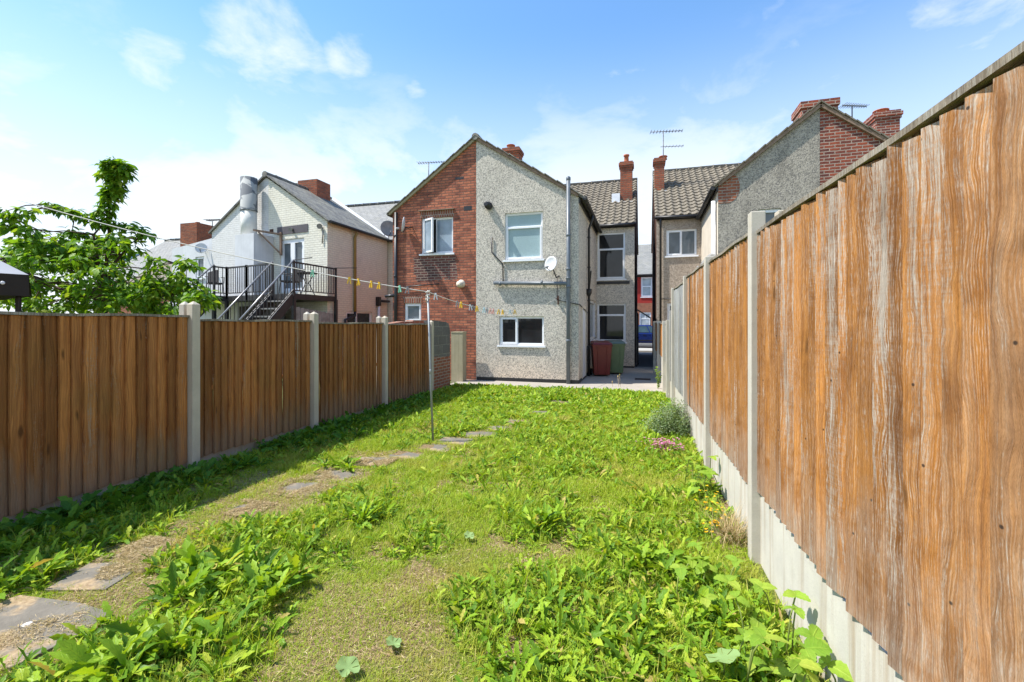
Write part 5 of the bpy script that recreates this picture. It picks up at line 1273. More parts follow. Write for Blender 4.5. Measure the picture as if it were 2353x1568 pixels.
# ---- gazebo beyond the brown fence
gc = at(66, 632, 5.75)
gz_ = empty('garden_gazebo', (gc.x - 1.2, gc.y + .9, 0), 'garden gazebo corner with pale grey cloth roof and dark brown valance', 'gazebo')
g1, g2 = Vector((-.3, -.954, 0)) * 2.6, Vector((-.954, .3, 0)) * 2.6
cs = [gc + g1 + g2, gc + g1, gc, gc + g2]
apx = (cs[0] + cs[2]) / 2 + Vector((0, 0, 1.05)); cy0 = gc.y
m = MB()
for k in range(4): m.face([cs[k], cs[(k + 1) % 4], apx]); m.face([cs[k] - Vector((0, 0, .012)), cs[(k + 1) % 4] - Vector((0, 0, .012)), apx - Vector((0, 0, .02))])
m.build('canopy', MT['canopy'], gz_)
m = MB()
for k in range(4):
    a, b = cs[k], cs[(k + 1) % 4]; dn = Vector((0, 0, -.27)); o_ = (a + b) / 2 - Vector((apx.x, apx.y, gc.z)); o_.normalize()
    for t in range(8):
        a1, b1_ = a.lerp(b, t / 8), a.lerp(b, (t + 1) / 8); s0, s1_ = .015 * math.sin(t * 1.6), .015 * math.sin((t + 1) * 1.6)
        m.face([a1, b1_, b1_ + dn + o_ * (.03 + s1_), a1 + dn + o_ * (.03 + s0)], smooth=True)
m.build('valance', MT['valance'], gz_)
vb = at(19, 652, 5.6); m = MB(); vb = gc + g1 * .09 + Vector((.05, -.012, -.12)); m.lathe(vb, [(.02, 0), (.022, .01), (.01, .014)], 10, (.954, -.3, 0)); m.build('button', MT['peg_white'], gz_)
for q_ in cs:
    q_ = q_.lerp(Vector((apx.x, apx.y, gc.z)), .06); m = MB(); m.tube([(q_.x, q_.y, 0), (q_.x, q_.y, gc.z + .03)], .03, 8); m.build('leg', MT['valance'], gz_)

# ---- washing line
pb = on_z(995, 1017, .0); ptop = at(983, 671, 6.37)
m = MB(); m.tube([(pb.x, pb.y, -.02), Vector(pb).lerp(ptop, .45), Vector(pb).lerp(ptop, .98)], [.015, .015, .013], 10); m.lathe(Vector(pb).lerp(ptop, .47), [(.015, -.03), (.019, -.025), (.019, .025), (.015, .03)], 10)
pole = m.build('line_pole', MT['galv'], None, origin=pb); tag(pole, 'slim galvanised washing line pole leaning slightly in the lawn', 'pole')
m = MB()
for t in range(3): m.tube([ptop + Vector((.03 * math.cos(a), .03 * math.sin(a) , .02 - .05 * t - .03 * math.sin(a * .5))) for a in np.linspace(0, 6.2, 8)], .006, 5)
m.tube([ptop + Vector((0, 0, .02)), ptop + Vector((-.03, 0, -.1)), ptop + Vector((-.015, .0, -.16))], .007, 5); m.build('rope_knot', MT['rope'], pole)
LA = at(40, 459, 6.0); hook = W1.px(1283, 690); LB = Vector((hook[0] - .05, YW - .09, hook[1] + .03))
def lineA(t): return LA.lerp(ptop, t) - Vector((0, 0, .10 * 4 * t * (1 - t)))
def lineB(t): return ptop.lerp(LB, t) - Vector((0, 0, .30 * 4 * t * (1 - t)))
m = MB(); m.tube([lineA(t) for t in np.linspace(0, 1, 25)], .006, 5); m.tube([lineB(t) for t in np.linspace(0, 1, 25)], .005, 5)
wl_ = m.build('washing_line', MT['rope'], None, origin=ptop); tag(wl_, 'white cord washing line strung from the tree over the pole to the house wall', 'washing line')
def peg_mesh(mat):
    m = MB()
    for s in (-1, 1):
        m.bar((s * .004, 0, .03), (s * .026, 0, -.075), .016, .016, Vector((0, 1, 0)))
    m.bar((-.012, 0, .012), (.012, 0, .012), .02, .02)
    return m
protos = {}
GRP = {'yellow': 'yellow pegs on the washing line', 'grey': 'grey pegs on the washing line'}
pegs = [('green', 'A', 718, 'pale green clothes peg on the line above the balcony'), ('yellow', 'A', 802, 'first yellow clothes peg of the four in front of the cream side wall'), ('yellow', 'A', 823, 'second yellow clothes peg of the four in front of the cream side wall'), ('yellow', 'A', 852, 'third yellow clothes peg of the four in front of the cream side wall'), ('yellow', 'A', 871, 'fourth yellow clothes peg of the four in front of the cream side wall'),
    ('green', 'A', 918, 'green clothes peg on the line just before the brick house'), ('grey', 'A', 937, 'grey clothes peg between the green one and the line pole'), ('white', 'B', 1001, 'white clothes peg just past the line pole'), ('grey', 'B', 1051, 'grey clothes peg next to a yellow one against the brick wall'), ('yellow', 'B', 1060, 'yellow clothes peg next to a grey one against the brick wall'),
    ('white', 'B', 1080, 'white clothes peg in a close pair against the brick wall'), ('grey', 'B', 1086, 'grey clothes peg in a close pair against the brick wall'), ('yellow', 'B', 1096, 'yellow clothes peg at the seam between brick and pebbledash'), ('blue', 'B', 1112, 'pale blue clothes peg on the line before the grey wall'), ('grey', 'B', 1118, 'grey clothes peg touching the pale blue one before the grey wall'), ('pink', 'B', 1127, 'pink clothes peg on the line before the grey wall'), ('pink', 'B', 1133, 'dull pink clothes peg beside the brighter pink one'),
    ('yellow', 'B', 1146, 'yellow clothes peg of a pair above the kitchen window'), ('yellow', 'B', 1155, 'yellow clothes peg nearer the pipe in the pair above the kitchen window'), ('blue', 'B', 1172, 'pale blue clothes peg at the lowest dip of the line'), ('yellow', 'B', 1183, 'last yellow clothes peg on the line')]
for col, seg, pxx, lab in pegs:
    f = lineA if seg == 'A' else lineB
    ts = np.linspace(0, 1, 400); t = min(ts, key=lambda q: abs(proj(f(q))[0] - pxx)); p = f(t)
    if col not in protos:
        o = peg_mesh(MT['peg_' + col]).build('clothes_peg', MT['peg_' + col], None); protos[col] = o; new = o
    else:
        new = protos[col].copy(); C.objects.link(new)
    new.location = p; new.rotation_euler = (0, random.uniform(-.15, .15), R(random.uniform(-30, 40))); new.scale = (.92,) * 3
    tag(new, lab, 'peg', col + ' clothes pegs on the washing line')
# ------------------------------------------------------------------ vegetation
def arr(n, a, b): return rng.uniform(a, b, n)
LANCE = [.25, .55, .8, 1.0, .95, .7, .05]
LOBED = [.16, .46, .2, .7, .3, .92, .42, 1.0, .62, .86, .42, .03]
OVATE = [.1, .85, 1.0, .85, .5, .03]

def scatter(n, x0, x1, y0, y1):
    x = arr(n, x0, x1); y = arr(n, y0, y1); k = lawn_mask(x, y) & ~in_stone(x, y); return x[k], y[k]
def in_view(x, y, pad=1.0):
    pad = 1.0
    z = -x * sT + y * cT; xc = x * cT + y * sT
    return (z > .75) & (np.abs(xc) < z * 1.14 + pad)

def weed_w(x, y):
    n = vnoise(x, y, 1.3) * .5 + vnoise(x, y, 3.7) * .5
    far = sstep(4.2, 6.8, y + .35 * (x + 1.5))
    gp = (.3 + .7 * sstep(.3, .52, vnoise(x, y, 4.7))) * (1 - far) + far
    return gp * (.10 + .85 * far + np.clip(n - .47, 0, 1) * 2.3 + 1.0 * gauss(x, y, WEED) - .7 * gauss(x, y, DRY))
# grass blades
def blades(n, x0, x1, y0, y1, L, Wd, keep):
    x, y = scatter(n, x0, x1, y0, y1); k = in_view(x, y, .3); x, y = x[k], y[k]
    d = dryness(x, y); k = rng.random(len(x)) < keep(d) * (1 - .55 * np.clip(weed_w(x, y), 0, 1)); x, y, d = x[k], y[k], d[k]
    N = len(x); base = np.stack([x, y, gz(x, y) - .004], 1)
    ln2 = arr(N, *L) * (1.15 - .45 * np.clip(d, 0, 1)) * (.6 + .8 * vnoise(x, y, 3.1))
    return leaf_geo(base, arr(N, 0, 6.283), arr(N, .7, 1.5), arr(N, .2, 1.6), ln2, arr(N, *Wd), arr(N, -.5, .5), [1, .8, .08], 0)
kg = lambda d: np.clip(1.0 - .4 * d, .6, 1)
parts = [blades(330000, -4.6, 1.1, .9, 3.6, (.02, .06), (.0018, .0036), kg), blades(220000, -5.2, 1.0, 3.6, 6.5, (.035, .085), (.003, .0055), kg), blades(110000, -5.4, .9, 6.5, YL - .05, (.05, .12), (.004, .009), kg)]
v, f = join_geo(parts)
o = np_mesh('lawn_grass', v, f, MT['grass']); tag(o, 'short sunlit lawn grass with dry yellow patches', 'grass', kind='stuff')
# dry thatch
def thatch(n, y0, y1, L, W_):
    x, y = scatter(n, -5.2, 1.05, y0, y1); k = in_view(x, y, .3); x, y = x[k], y[k]
    d = dryness(x, y); k = rng.random(len(x)) < np.clip(d * 1.1 - .15, .03, 1); x, y = x[k], y[k]; N = len(x)
    return leaf_geo(np.stack([x, y, gz(x, y) + arr(N, .002, .012)], 1), arr(N, 0, 6.283), arr(N, -.1, .35), arr(N, -.2, .8), arr(N, *L), arr(N, *W_), arr(N, -1, 1), [1, 1, .2], 0)
def stone_straw(n):
    k = rng.integers(0, 7, n); S = stones[k]
    x = S[:, 0] + S[:, 2] * arr(n, -1.1, 1.1); y = S[:, 1] + S[:, 3] * arr(n, -1.1, 1.1)
    q = (rng.random(n) < np.clip((vnoise(x, y, 4.5) * .6 + vnoise(x, y, 13) * .4 - .42) * 4.5, 0, 1)) & lawn_mask(x, y); x, y = x[q], y[q]; N = len(x)
    return leaf_geo(np.stack([x, y, arr(N, .016, .03)], 1), arr(N, 0, 6.283), arr(N, -.15, .3), arr(N, -.2, .8), arr(N, .012, .035), arr(N, .0014, .0026), arr(N, -1, 1), [1, 1, .2], 0)
v, f = join_geo([stone_straw(90000), thatch(90000, .9, 4.0, (.015, .045), (.0015, .003)), thatch(50000, 4.0, 8, (.03, .07), (.003, .005))])
o = np_mesh('dry_thatch', v, f, MT['straw']); tag(o, 'dry straw thatch lying on bare soil between the weeds', 'straw', kind='stuff')

# broad weeds
def rosettes(x, y, size, nl, prof, lift=(.25, 1.15), width=(.2, .32)):
    M = len(x); nn = rng.integers(nl[0], nl[1] + 1, M); idx = np.repeat(np.arange(M), nn); N = len(idx)
    sz = size[idx] * arr(N, .4, 1.12)
    base = np.stack([x[idx] + rng.normal(0, .012, N), y[idx] + rng.normal(0, .012, N), gz(x[idx], y[idx]) - .003], 1)
    return leaf_geo(base, arr(N, 0, 6.283), arr(N, *lift), arr(N, .3, 1.5), sz, sz * arr(N, *width), rng.normal(0, .5, N), prof, .35)
def pick(n, x0, x1, y0, y1):
    x, y = scatter(n, x0, x1, y0, y1); k = in_view(x, y); x, y = x[k], y[k]
    pdv = np.full_like(x, 9.0)
    for sx, sy, a, b in stones: pdv = np.minimum(pdv, np.hypot((x - sx) / (a + .07), (y - sy) / (b + .07)))
    w = weed_w(x, y) * sstep(.85, 1.1, pdv); k = rng.random(len(x)) < w; return x[k], y[k]
vs = []
x, y = pick(4600, -4.6, 1.0, .9, 3.8); g_ = gauss(x, y, WEED); vs.append(rosettes(x, y, arr(len(x), .04, .105) + .05 * np.clip(g_, 0, 1.2), (6, 12), LOBED, (.25, 1.45), width=(.14, .27)))
x, y = pick(5200, -5.2, .95, 3.8, 7.0); vs.append(rosettes(x, y, arr(len(x), .06, .16), (7, 11), LOBED, (.3, 1.4), (.14, .26)))
x, y = pick(5200, -5.4, .85, 7.0, YL); vs.append(rosettes(x, y, arr(len(x), .07, .17), (6, 9), [.3, .9, 1, .7, .05]))
# small creeping leaves near the ground
x, y = pick(22000, -4.8, 1.0, .9, 5.5); vs.append(rosettes(x, y, arr(len(x), .022, .06), (3, 6), OVATE, (.1, .9), (.35, .6)))
x, y = scatter(5000, -5.2, .9, 8.8, YL + .02); k = in_view(x, y); x, y = x[k], y[k]; vs.append(rosettes(x, y, arr(len(x), .09, .17), (5, 8), [.3, .9, 1, .7, .05], (.6, 1.35)))
v, f = join_geo(vs)
o = np_mesh('lawn_weeds', v, f, MT['weed']); tag(o, 'bright green dandelion and plantain leaves spread over the lawn', 'weeds', kind='stuff')
# taller grass tufts poking through
def tufts(n, y0, y1):
    x, y = pick(n, -5.2, 1.0, y0, y1); M = len(x); k = np.repeat(np.arange(M), 16); N = len(k)
    return leaf_geo(np.stack([x[k] + rng.normal(0, .018, N), y[k] + rng.normal(0, .018, N), gz(x[k], y[k])], 1), arr(N, 0, 6.28), arr(N, .8, 1.5), arr(N, .1, 1.3), arr(N, .06, .16), arr(N, .003, .0055), arr(N, -.4, .4), [1, .9, .6, .08], .2)
v, f = join_geo([tufts(2600, .9, 4.5), tufts(2600, 4.5, YL)])
o = np_mesh('tall_grass', v, f, MT['grass']); tag(o, 'taller grass tufts poking up between the broad weeds', 'grass', kind='stuff')
# shaded dock strip along the brown fence
t_ = arr(560, -.3, 7.4); off_ = np.abs(rng.normal(0, .26, 560)) + .07
sx = lp[1].x + ldir.x * t_ + ln_.x * off_; sy = lp[1].y + ldir.y * t_ + ln_.y * off_
gap = np.abs(t_ - 2.35) > .38
sx, sy = sx[gap], sy[gap]; k = in_view(sx, sy, .6) & ~in_stone(sx, sy); sx, sy = sx[k], sy[k]
v, f = rosettes(sx, sy, arr(len(sx), .12, .24), (7, 12), LOBED, (.35, 1.35), (.22, .36))
o = np_mesh('dock_strip', v, f, MT['weed_dark']); tag(o, 'dark broad leaved docks growing along the foot of the brown fence', 'weeds', kind='stuff')

# individual big clumps
CL = 'big weed clumps standing in the lawn'
def clump(px_, py_, size, n, label, *a_, **k_):
    return clump_(px_, py_, size * .85, int(n * 1.8), label, *a_, **k_)
def clump_(px_, py_, size, n, label, lift=(.5, 1.45), prof=LOBED, mat='weed', name='weed_clump', width=(.15, .26), spread=.06, cat='weed clump', grp=CL):
    p = on_z(px_, py_); N = n * 12
    xs = p.x + rng.normal(0, spread, n); ys = p.y + rng.normal(0, spread, n)
    v, f = rosettes(xs, ys, np.full(n, size), (9, 14), prof, lift, width)
    o = np_mesh(name, v, f, MT[mat], origin=(p.x, p.y, 0)); tag(o, label, cat, grp); return o
clump(475, 1345, .30, 6, 'tallest upright dock clump with long wavy leaves beside the half buried flagstones', (.8, 1.5), spread=.09)
clump(625, 1345, .28, 6, 'broad upright dock clump with a dark shadow under it next to the tallest clump', (.7, 1.5), spread=.09)
clump(330, 1540, .30, 6, 'large bright dock clump at the bottom edge beside the strawy soil', (.5, 1.4), spread=.1)
clump(190, 1585, .28, 6, 'sprawling light green clump at the bottom corner below the largest flagstone', (.3, 1.2), spread=.12)
clump(842, 1195, .22, 5, 'dark green clump in mid lawn beyond a bare straw patch', (.6, 1.4), spread=.09)
clump(1242, 1222, .26, 5, 'compact dark dandelion clump standing alone in the middle of the lawn', (.7, 1.45), spread=.07)
clump(780, 1075, .22, 4, 'bushy clump pressing against the edge of a grey flagstone', (.5, 1.3), spread=.08)
clump(1500, 1305, .24, 5, 'leafy clump in front of the bramble leaves by the white boards', (.5, 1.4), spread=.08)
clump(1090, 1400, .18, 4, 'low flat dandelion rosette in the dry patch near the bottom', (.1, .7), spread=.05)
clump(1490, 1160, .2, 4, 'small clump with upright leaves in dry grass towards the orange fence', (.6, 1.4), spread=.06)
clump(45, 1345, .26, 5, 'long leaved dock clump catching the sun at the edge of the fence shadow', (.4, 1.3), mat='weed', spread=.08)
clump(560, 1075, .24, 6, 'dense dark dock clump in shade just past the bare earth below the second post', (.6, 1.4), mat='weed_dark', spread=.16)

# brambles and other marked plants
def trifoliate(pts, label, sz, name='bramble', mat='bramble'):
    r0 = pts[0]; r = empty(name, (r0[0], r0[1], 0), label, 'bramble', 'brambles along the white gravel boards')
    lb, la, lpit, lL = [], [], [], []; m = MB()
    for (x_, y_, h_) in pts:
        m = MB()
        bx, by = x_ + random.uniform(-.08, .08), y_ + random.uniform(-.1, .1)
        m.tube([(bx, by, 0), ((bx + x_) / 2, (by + y_) / 2, h_ * .7), (x_, y_, h_)], .004, 5); m.build('stem', MT['stem'], r)
        a0 = random.uniform(0, 6.28)
        for k in range(3):
            lb.append((x_, y_, h_)); la.append(a0 + k * 2.1 + random.uniform(-.25, .25)); lpit.append(random.uniform(-.15, .45)); lL.append(sz * random.uniform(.75, 1.2) * (1.15 if k == 0 else .9))
    N = len(lb); v, f = leaf_geo(np.array(lb), np.array(la), np.array(lpit), arr(N, .4, 1.0), np.array(lL), np.array(lL) * arr(N, .62, .8), rng.normal(0, .25, N), [.1, .62, .8, .98, .86, 1.0, .74, .8, .45, .4, .03], .22)
    np_mesh('leaves', v, f, MT[mat], r); return r
def near_right(zc, off): p = right_pt(zc) + rn * off; return p.x, p.y
def tri_pts(n, za, zb, oa, ob, ha, hb):
    r = []
    for _ in range(n):
        x_, y_ = near_right(random.uniform(za, zb), random.uniform(oa, ob)); r.append((x_, y_, random.uniform(ha, hb)))
    return r
trifoliate(tri_pts(19, 1.75, 2.35, .05, .36, .06, .34), 'large pale bramble at the bottom by the white boards, one shoot leaning on them', .085)
trifoliate(tri_pts(9, 2.4, 2.95, .08, .6, .07, .24), 'pale three leaved bramble just before the first concrete post', .085)
trifoliate(tri_pts(14, 4.2, 4.6, .08, .3, .1, .38), 'small bramble with yellow flowers against the white boards past the first post', .08)
# grey-green big leaf near the bottom edge
def round_leaf(px_, py_, rad, h_, tilt, label):
    p = on_z(px_, py_); m = MB(); c = Vector((p.x, p.y, h_)); n = 22; rim = []; mid = []
    ax = Vector((math.cos(tilt), math.sin(tilt), .35)).normalized(); ay = Vector((-math.sin(tilt), math.cos(tilt), .15)).normalized(); nn = ax.cross(ay)
    for k in range(n):
        a = 2 * math.pi * k / n; rr = rad * (1 + .06 * math.cos(5 * a) - .45 * math.exp(-((a - math.pi) / .35) ** 2))
        rim.append(c + ax * rr * math.cos(a) + ay * rr * math.sin(a) + nn * .006 * math.sin(5 * a)); mid.append(c + ax * rr * .5 * math.cos(a) + ay * rr * .5 * math.sin(a) - nn * .006)
    for k in range(n):
        j = (k + 1) % n; m.face([c - nn * .01, mid[k], mid[j]], smooth=True); m.face([mid[k], rim[k], rim[j], mid[j]], smooth=True)
    r = empty('mallow_plant', (p.x, p.y, 0), label, 'plant'); m.build('leaf_blade', MT['squash'], r)
    m = MB(); m.tube([(p.x, p.y, 0), c + Vector((.01, 0, -.05)), c - nn * .02], .004, 6)
    for k in range(0, n, 3): m.tube([c - nn * .018, (c + rim[k]) / 2 - nn * .006, rim[k] * .9 + c * .1], .0015, 4)
    m.build('stalk', MT['stem'], r)
round_leaf(1660, 1565, .075, .12, R(-60), 'broad pale grey green leaf at the bottom edge below the brambles')
round_leaf(905, 1490, .045, .035, R(200), 'small round grey green leaf in the dry grass near the bottom')
round_leaf(800, 1555, .055, .05, R(150), 'pair sized round grey green leaf touching the bottom edge')
round_leaf(1078, 1245, .04, .05, R(120), 'pale round leaf catching light in the middle of the lawn')

# silver shrub with pink and yellow flowers
p = on_z(1540, 1000); sh = empty('silvery_shrub', (p.x, p.y, 0), 'low silvery green shrub with small leaves against the orange fence', 'shrub')
m = MB(); tips = []
for k in range(60):
    a = random.uniform(0, 6.28); r_ = random.uniform(.05, .36); h_ = random.uniform(.15, .52) * (1.1 - r_ * .9)
    e = Vector((p.x + r_ * math.cos(a), p.y + r_ * .9 * math.sin(a), h_)); tips.append(e); m.tube([(p.x + .1 * r_ * math.cos(a), p.y, 0), (p.x + .6 * r_ * math.cos(a), p.y + .6 * r_ * math.sin(a), h_ * .7), e], .004, 4)
m.build('stems', MT['stem'], sh)
tp = np.array(tips); idx = rng.integers(0, len(tp), 5200); pos = tp[idx] * np.stack([np.ones(5200), np.ones(5200), arr(5200, .25, 1.0)], 1) + rng.normal(0, .045, (5200, 3)); pos[:, 2] = np.clip(pos[:, 2], .01, 9)
v, f = leaf_geo(pos, arr(5200, 0, 6.28), arr(5200, -.4, 1.2), arr(5200, 0, .8), arr(5200, .022, .045), arr(5200, .007, .014), rng.normal(0, .6, 5200), [.2, 1, .9, .05], .2); np_mesh('foliage', v, f, MT['silver'], sh)
def flowers(px_, py_, n, sx_, sy_, h, mat, label, name, rad=.012, cat='flowers'):
    p = on_z(px_, py_); r = empty(name, (p.x, p.y, 0), label, cat)
    m = MB(); bs, az_ = [], []
    for _ in range(n):
        x_, y_, z_ = p.x + random.gauss(0, sx_), p.y + random.gauss(0, sy_), random.uniform(*h)
        m.tube([(x_ + .01, y_, 0), (x_, y_, z_)], .0018, 4); a = random.uniform(0, 6.28)
        for k in range(5): bs.append((x_, y_, z_)); az_.append(a + k * 1.257)
    m.build('stems', MT['stem'], r); N = len(bs)
    v, f = leaf_geo(np.array(bs), np.array(az_), arr(N, .1, .7), arr(N, 0, .4), arr(N, rad * .8, rad * 1.3), arr(N, rad * .7, rad * 1.1), np.zeros(N), [.3, 1, .9, .2], .1); np_mesh('blossoms', v, f, MT[mat], r)
flowers(1525, 1040, 150, .11, .07, (.04, .16), 'petal_pink', 'low cushion of pink flowers at the foot of the silvery shrub', 'pink_flowers', .016)
flowers(1640, 1185, 26, .06, .16, (.06, .16), 'petal_yellow', 'yellow flowers among leaves by the white gravel boards', 'yellow_flowers', .014)
flowers(1648, 1232, 12, .04, .05, (.05, .12), 'petal_yellow', 'small tight group of yellow flowers nearer the first concrete post', 'yellow_flowers', .016)
flowers(692, 990, 12, .08, .05, (.15, .3), 'petal_yellow', 'yellow flowers in shade at the foot of the brown fence beside its post', 'yellow_flowers', .016)
# sprig at the alley mouth
p = on_z(1512, 897); sp_ = empty('wall_sprig', (p.x, p.y, 0), 'thin yellowish sprig growing at the fence foot by the shaded yard', 'plant')
m = MB(); lb = []
for k in range(3):
    e = Vector((p.x - .03 + .05 * k, p.y, .55 - .1 * k)); m.tube([p, (p.x - .02 + .02 * k, p.y, .3), e], .005, 4)
    for t in np.linspace(.2, 1, 12): q = Vector(p).lerp(e, t); lb.append((q.x, q.y, q.z))
m.build('stems', MT['stem'], sp_); N = len(lb) * 4; pos = np.repeat(np.array(lb), 4, 0)
v, f = leaf_geo(pos, arr(N, 0, 6.28), arr(N, -.2, .8), arr(N, 0, .6), arr(N, .03, .06), arr(N, .02, .035), rng.normal(0, .4, N), OVATE, .2); np_mesh('leaves', v, f, MT['bramble'], sp_)
# dead grass tuft at the first concrete post
x_, y_ = near_right(3.45, .12); N = 420
v, f = leaf_geo(np.stack([x_ + rng.normal(0, .05, N), y_ + rng.normal(0, .07, N), np.zeros(N)], 1), arr(N, 0, 6.28), arr(N, .8, 1.5), arr(N, .2, 1.2), arr(N, .12, .34), arr(N, .003, .005), arr(N, -.3, .3), [1, .8, .5, .1], 0)
o = np_mesh('grass_tuft', v, f, MT['straw'], origin=(x_, y_, 0)); tag(o, 'dry straw coloured grass tuft against the concrete post of the orange fence', 'grass tuft')
# dandelion clocks on the yard edge
p = on_z(2312 / 1.0 if False else 1420, 893); st = empty('seed_stalks', (p.x, p.y, .03), 'three thin pale seed stalks at the yard edge', 'plant')
m = MB()
for dx_ in (-.12, .02, .06): m.tube([(p.x + dx_, p.y, 0), (p.x + dx_ - .02, p.y, .26 + dx_)], .004, 4); m.lathe((p.x + dx_ - .02, p.y, .25 + dx_), [(.0, 0), (.014, .01), (.014, .05), (.0, .06)], 8)
m.build('stalks', MT['straw'], st)
# bird dropping on the big flagstone
# ------------------------------------------------------------------ cherry tree
tb_ = Vector(at(235, 716, 7.1)); tb_.z = 0
tr = empty('cherry_tree', tb_, 'leafy cherry tree with one tall vertical shoot rising over the brown fence', 'tree')
clus = []   # (px, py, depth, radius, leaves)
def C_(x, y, t=7.0, r=.16, n=34): clus.append((x, y, t, r, n))
for x, y in ((258, 372), (272, 384), (246, 382), (285, 395), (258, 402), (272, 410), (262, 425), (254, 440), (258, 452), (248, 466), (244, 480), (236, 494), (243, 400), (278, 400), (266, 440), (256, 378), (280, 380)): C_(x, y, 6.9, .09, 50)
for x, y in ((112, 472), (130, 478), (150, 484), (172, 487), (195, 498), (215, 506), (232, 512), (250, 516), (272, 520), (296, 520), (318, 530), (333, 540)): C_(x, y, 6.9, .085, 32)
for x, y in ((5, 488), (22, 500), (45, 495), (63, 486), (28, 520), (60, 526), (80, 534), (6, 515)): C_(x, y, 6.4, .09, 26)
for x, y in ((290, 556), (312, 570), (262, 550), (240, 556), (165, 535), (185, 540), (140, 552), (120, 560)): C_(x, y, 6.9, .12, 36)
for x, y in ((352, 600), (365, 612), (425, 600), (440, 612), (395, 632), (415, 640), (440, 650), (350, 632), (465, 680), (485, 690), (450, 676), (430, 668), (380, 660), (360, 655)): C_(x, y, 6.6, .11, 34)
random.seed(21)
for cx_, cy_, rx, ry, n in ((150, 655, 165, 62, 56), (360, 690, 130, 34, 28), (80, 585, 90, 36, 24), (232, 585, 60, 34, 20), (300, 672, 60, 26, 14)):
    for _ in range(n):
        a = random.uniform(0, 6.28); q = math.sqrt(random.random())
        C_(cx_ + rx * q * math.cos(a), cy_ + ry * q * math.sin(a), random.uniform(6.2, 8.4), random.uniform(.12, .2), 40)
m = MB(); fork = Vector(at(232, 690, 7.1)); m.tube([tb_ - Vector((0, 0, .05)), tb_.lerp(fork, .5) + Vector((.03, 0, 0)), fork], [.11, .09, .075], 10)
limbs = [[(232, 690), (245, 600), (250, 520), (262, 370)], [(232, 690), (225, 610), (215, 540), (240, 512), (110, 470)], [(232, 690), (260, 610), (300, 560), (335, 540)], [(232, 690), (160, 620), (90, 560), (20, 490)], [(232, 690), (310, 660), (360, 610), (440, 600)], [(232, 690), (330, 690), (420, 670), (490, 690)], [(232, 690), (150, 670), (60, 630), (-20, 610)]]
lpts = []
for L_ in limbs:
    pts = [Vector(at(x, y, 7.0 - .08 * (i_ > 1))) for i_, (x, y) in enumerate(L_)]; n = len(pts)
    m.tube(pts, [.04 * (1 - i_ / (n - 1)) ** 1.8 + .004 for i_ in range(n)], 7)
    for a, b in zip(pts, pts[1:]):
        for t in (0.2, .5, .8, 1): lpts.append(a.lerp(b, t))
lb, la, lpp, ll = [], [], [], []
for (x, y, t, r_, n) in clus:
    c = Vector(at(x, y, t)); nb = min(lpts, key=lambda q: (q - c).length)
    m.tube([nb, nb.lerp(c, .5) + Vector((0, 0, .04)), c], [.012, .008, .005], 4, cap=False)
    for _ in range(int(n * .95)):
        d = Vector((random.gauss(0, 1), random.gauss(0, 1), random.gauss(0, .8))); d.normalize(); q = c + d * r_ * random.random() ** .5
        lb.append(tuple(q)); la.append(math.atan2(d.y, d.x) + random.gauss(0, .6)); lpp.append(random.uniform(-1.0, .35)); ll.append(random.uniform(.085, .155) * (1 if r_ > .08 else .85))
m.build('trunk', MT['bark'], tr)
N = len(lb); ll = np.array(ll)
v, f = leaf_geo(np.array(lb), np.array(la), np.array(lpp), arr(N, .2, 1.1), ll, ll * arr(N, .4, .52), rng.normal(0, .45, N), [.1, .8, 1.0, .8, .4, .03], .25)
np_mesh('crown', v, f, MT['leaf_tree'], tr)
# ------------------------------------------------------------------ light, sky, camera
EL, AZ = R(58), R(20)       # sun from the brown-fence side, a little behind the camera
sd = Vector((-math.cos(AZ) * math.cos(EL), -math.sin(AZ) * math.cos(EL), math.sin(EL)))
su = bpy.data.lights.new('sun', 'SUN'); su.energy = 4.0; su.angle = R(.53); su.color = (1, .955, .88)
so = bpy.data.objects.new('sun', su); C.objects.link(so); so.rotation_euler = sd.to_track_quat('Z', 'Y').to_euler(); so.location = (-10, -3, 20)
w = bpy.data.worlds.new('World'); bpy.context.scene.world = w; w.use_nodes = True
nt = w.node_tree; nt.nodes.clear()
def nn(t): return nt.nodes.new(t)
out = nn('ShaderNodeOutputWorld'); bg = nn('ShaderNodeBackground'); nt.links.new(bg.outputs[0], out.inputs[0])
bg.inputs['Strength'].default_value = .15
sky = nn('ShaderNodeTexSky'); sky.sky_type = 'NISHITA'; sky.sun_disc = False; sky.sun_elevation = EL; sky.sun_rotation = math.atan2(sd.x, sd.y)
sky.air_density = 1.0; sky.dust_density = .25; sky.ozone_density = 1.6; sky.altitude = 60
tc = nn('ShaderNodeTexCoord'); dirv = tc.outputs['Generated']
def mth(op, a, b=0.0, c=None, clamp=False):
    k = nn('ShaderNodeMath'); k.operation = op; k.use_clamp = clamp
    for i_, v_ in enumerate((a, b) if c is None else (a, b, c)):
        if hasattr(v_, 'links'): nt.links.new(v_, k.inputs[i_])
        else: k.inputs[i_].default_value = v_
    return k.outputs[0]
def maprange(v_, a, b, c=0, d=1):
    k = nn('ShaderNodeMapRange'); k.interpolation_type = 'SMOOTHSTEP'; nt.links.new(v_, k.inputs[0])
    for i_, q in enumerate((a, b, c, d)): k.inputs[1 + i_].default_value = q
    return k.outputs[0]
mp = nn('ShaderNodeMapping'); nt.links.new(dirv, mp.inputs[0]); mp.inputs['Scale'].default_value = (1, 1, 2.1); mp.inputs['Rotation'].default_value = (0, R(8), 0)
def noise(v_, s, d, r_=.55, dist=0):
    k = nn('ShaderNodeTexNoise'); nt.links.new(v_, k.inputs['Vector']); k.inputs['Scale'].default_value = s; k.inputs['Detail'].default_value = d; k.inputs['Roughness'].default_value = r_; k.inputs['Distortion'].default_value = dist; return k.outputs['Fac']
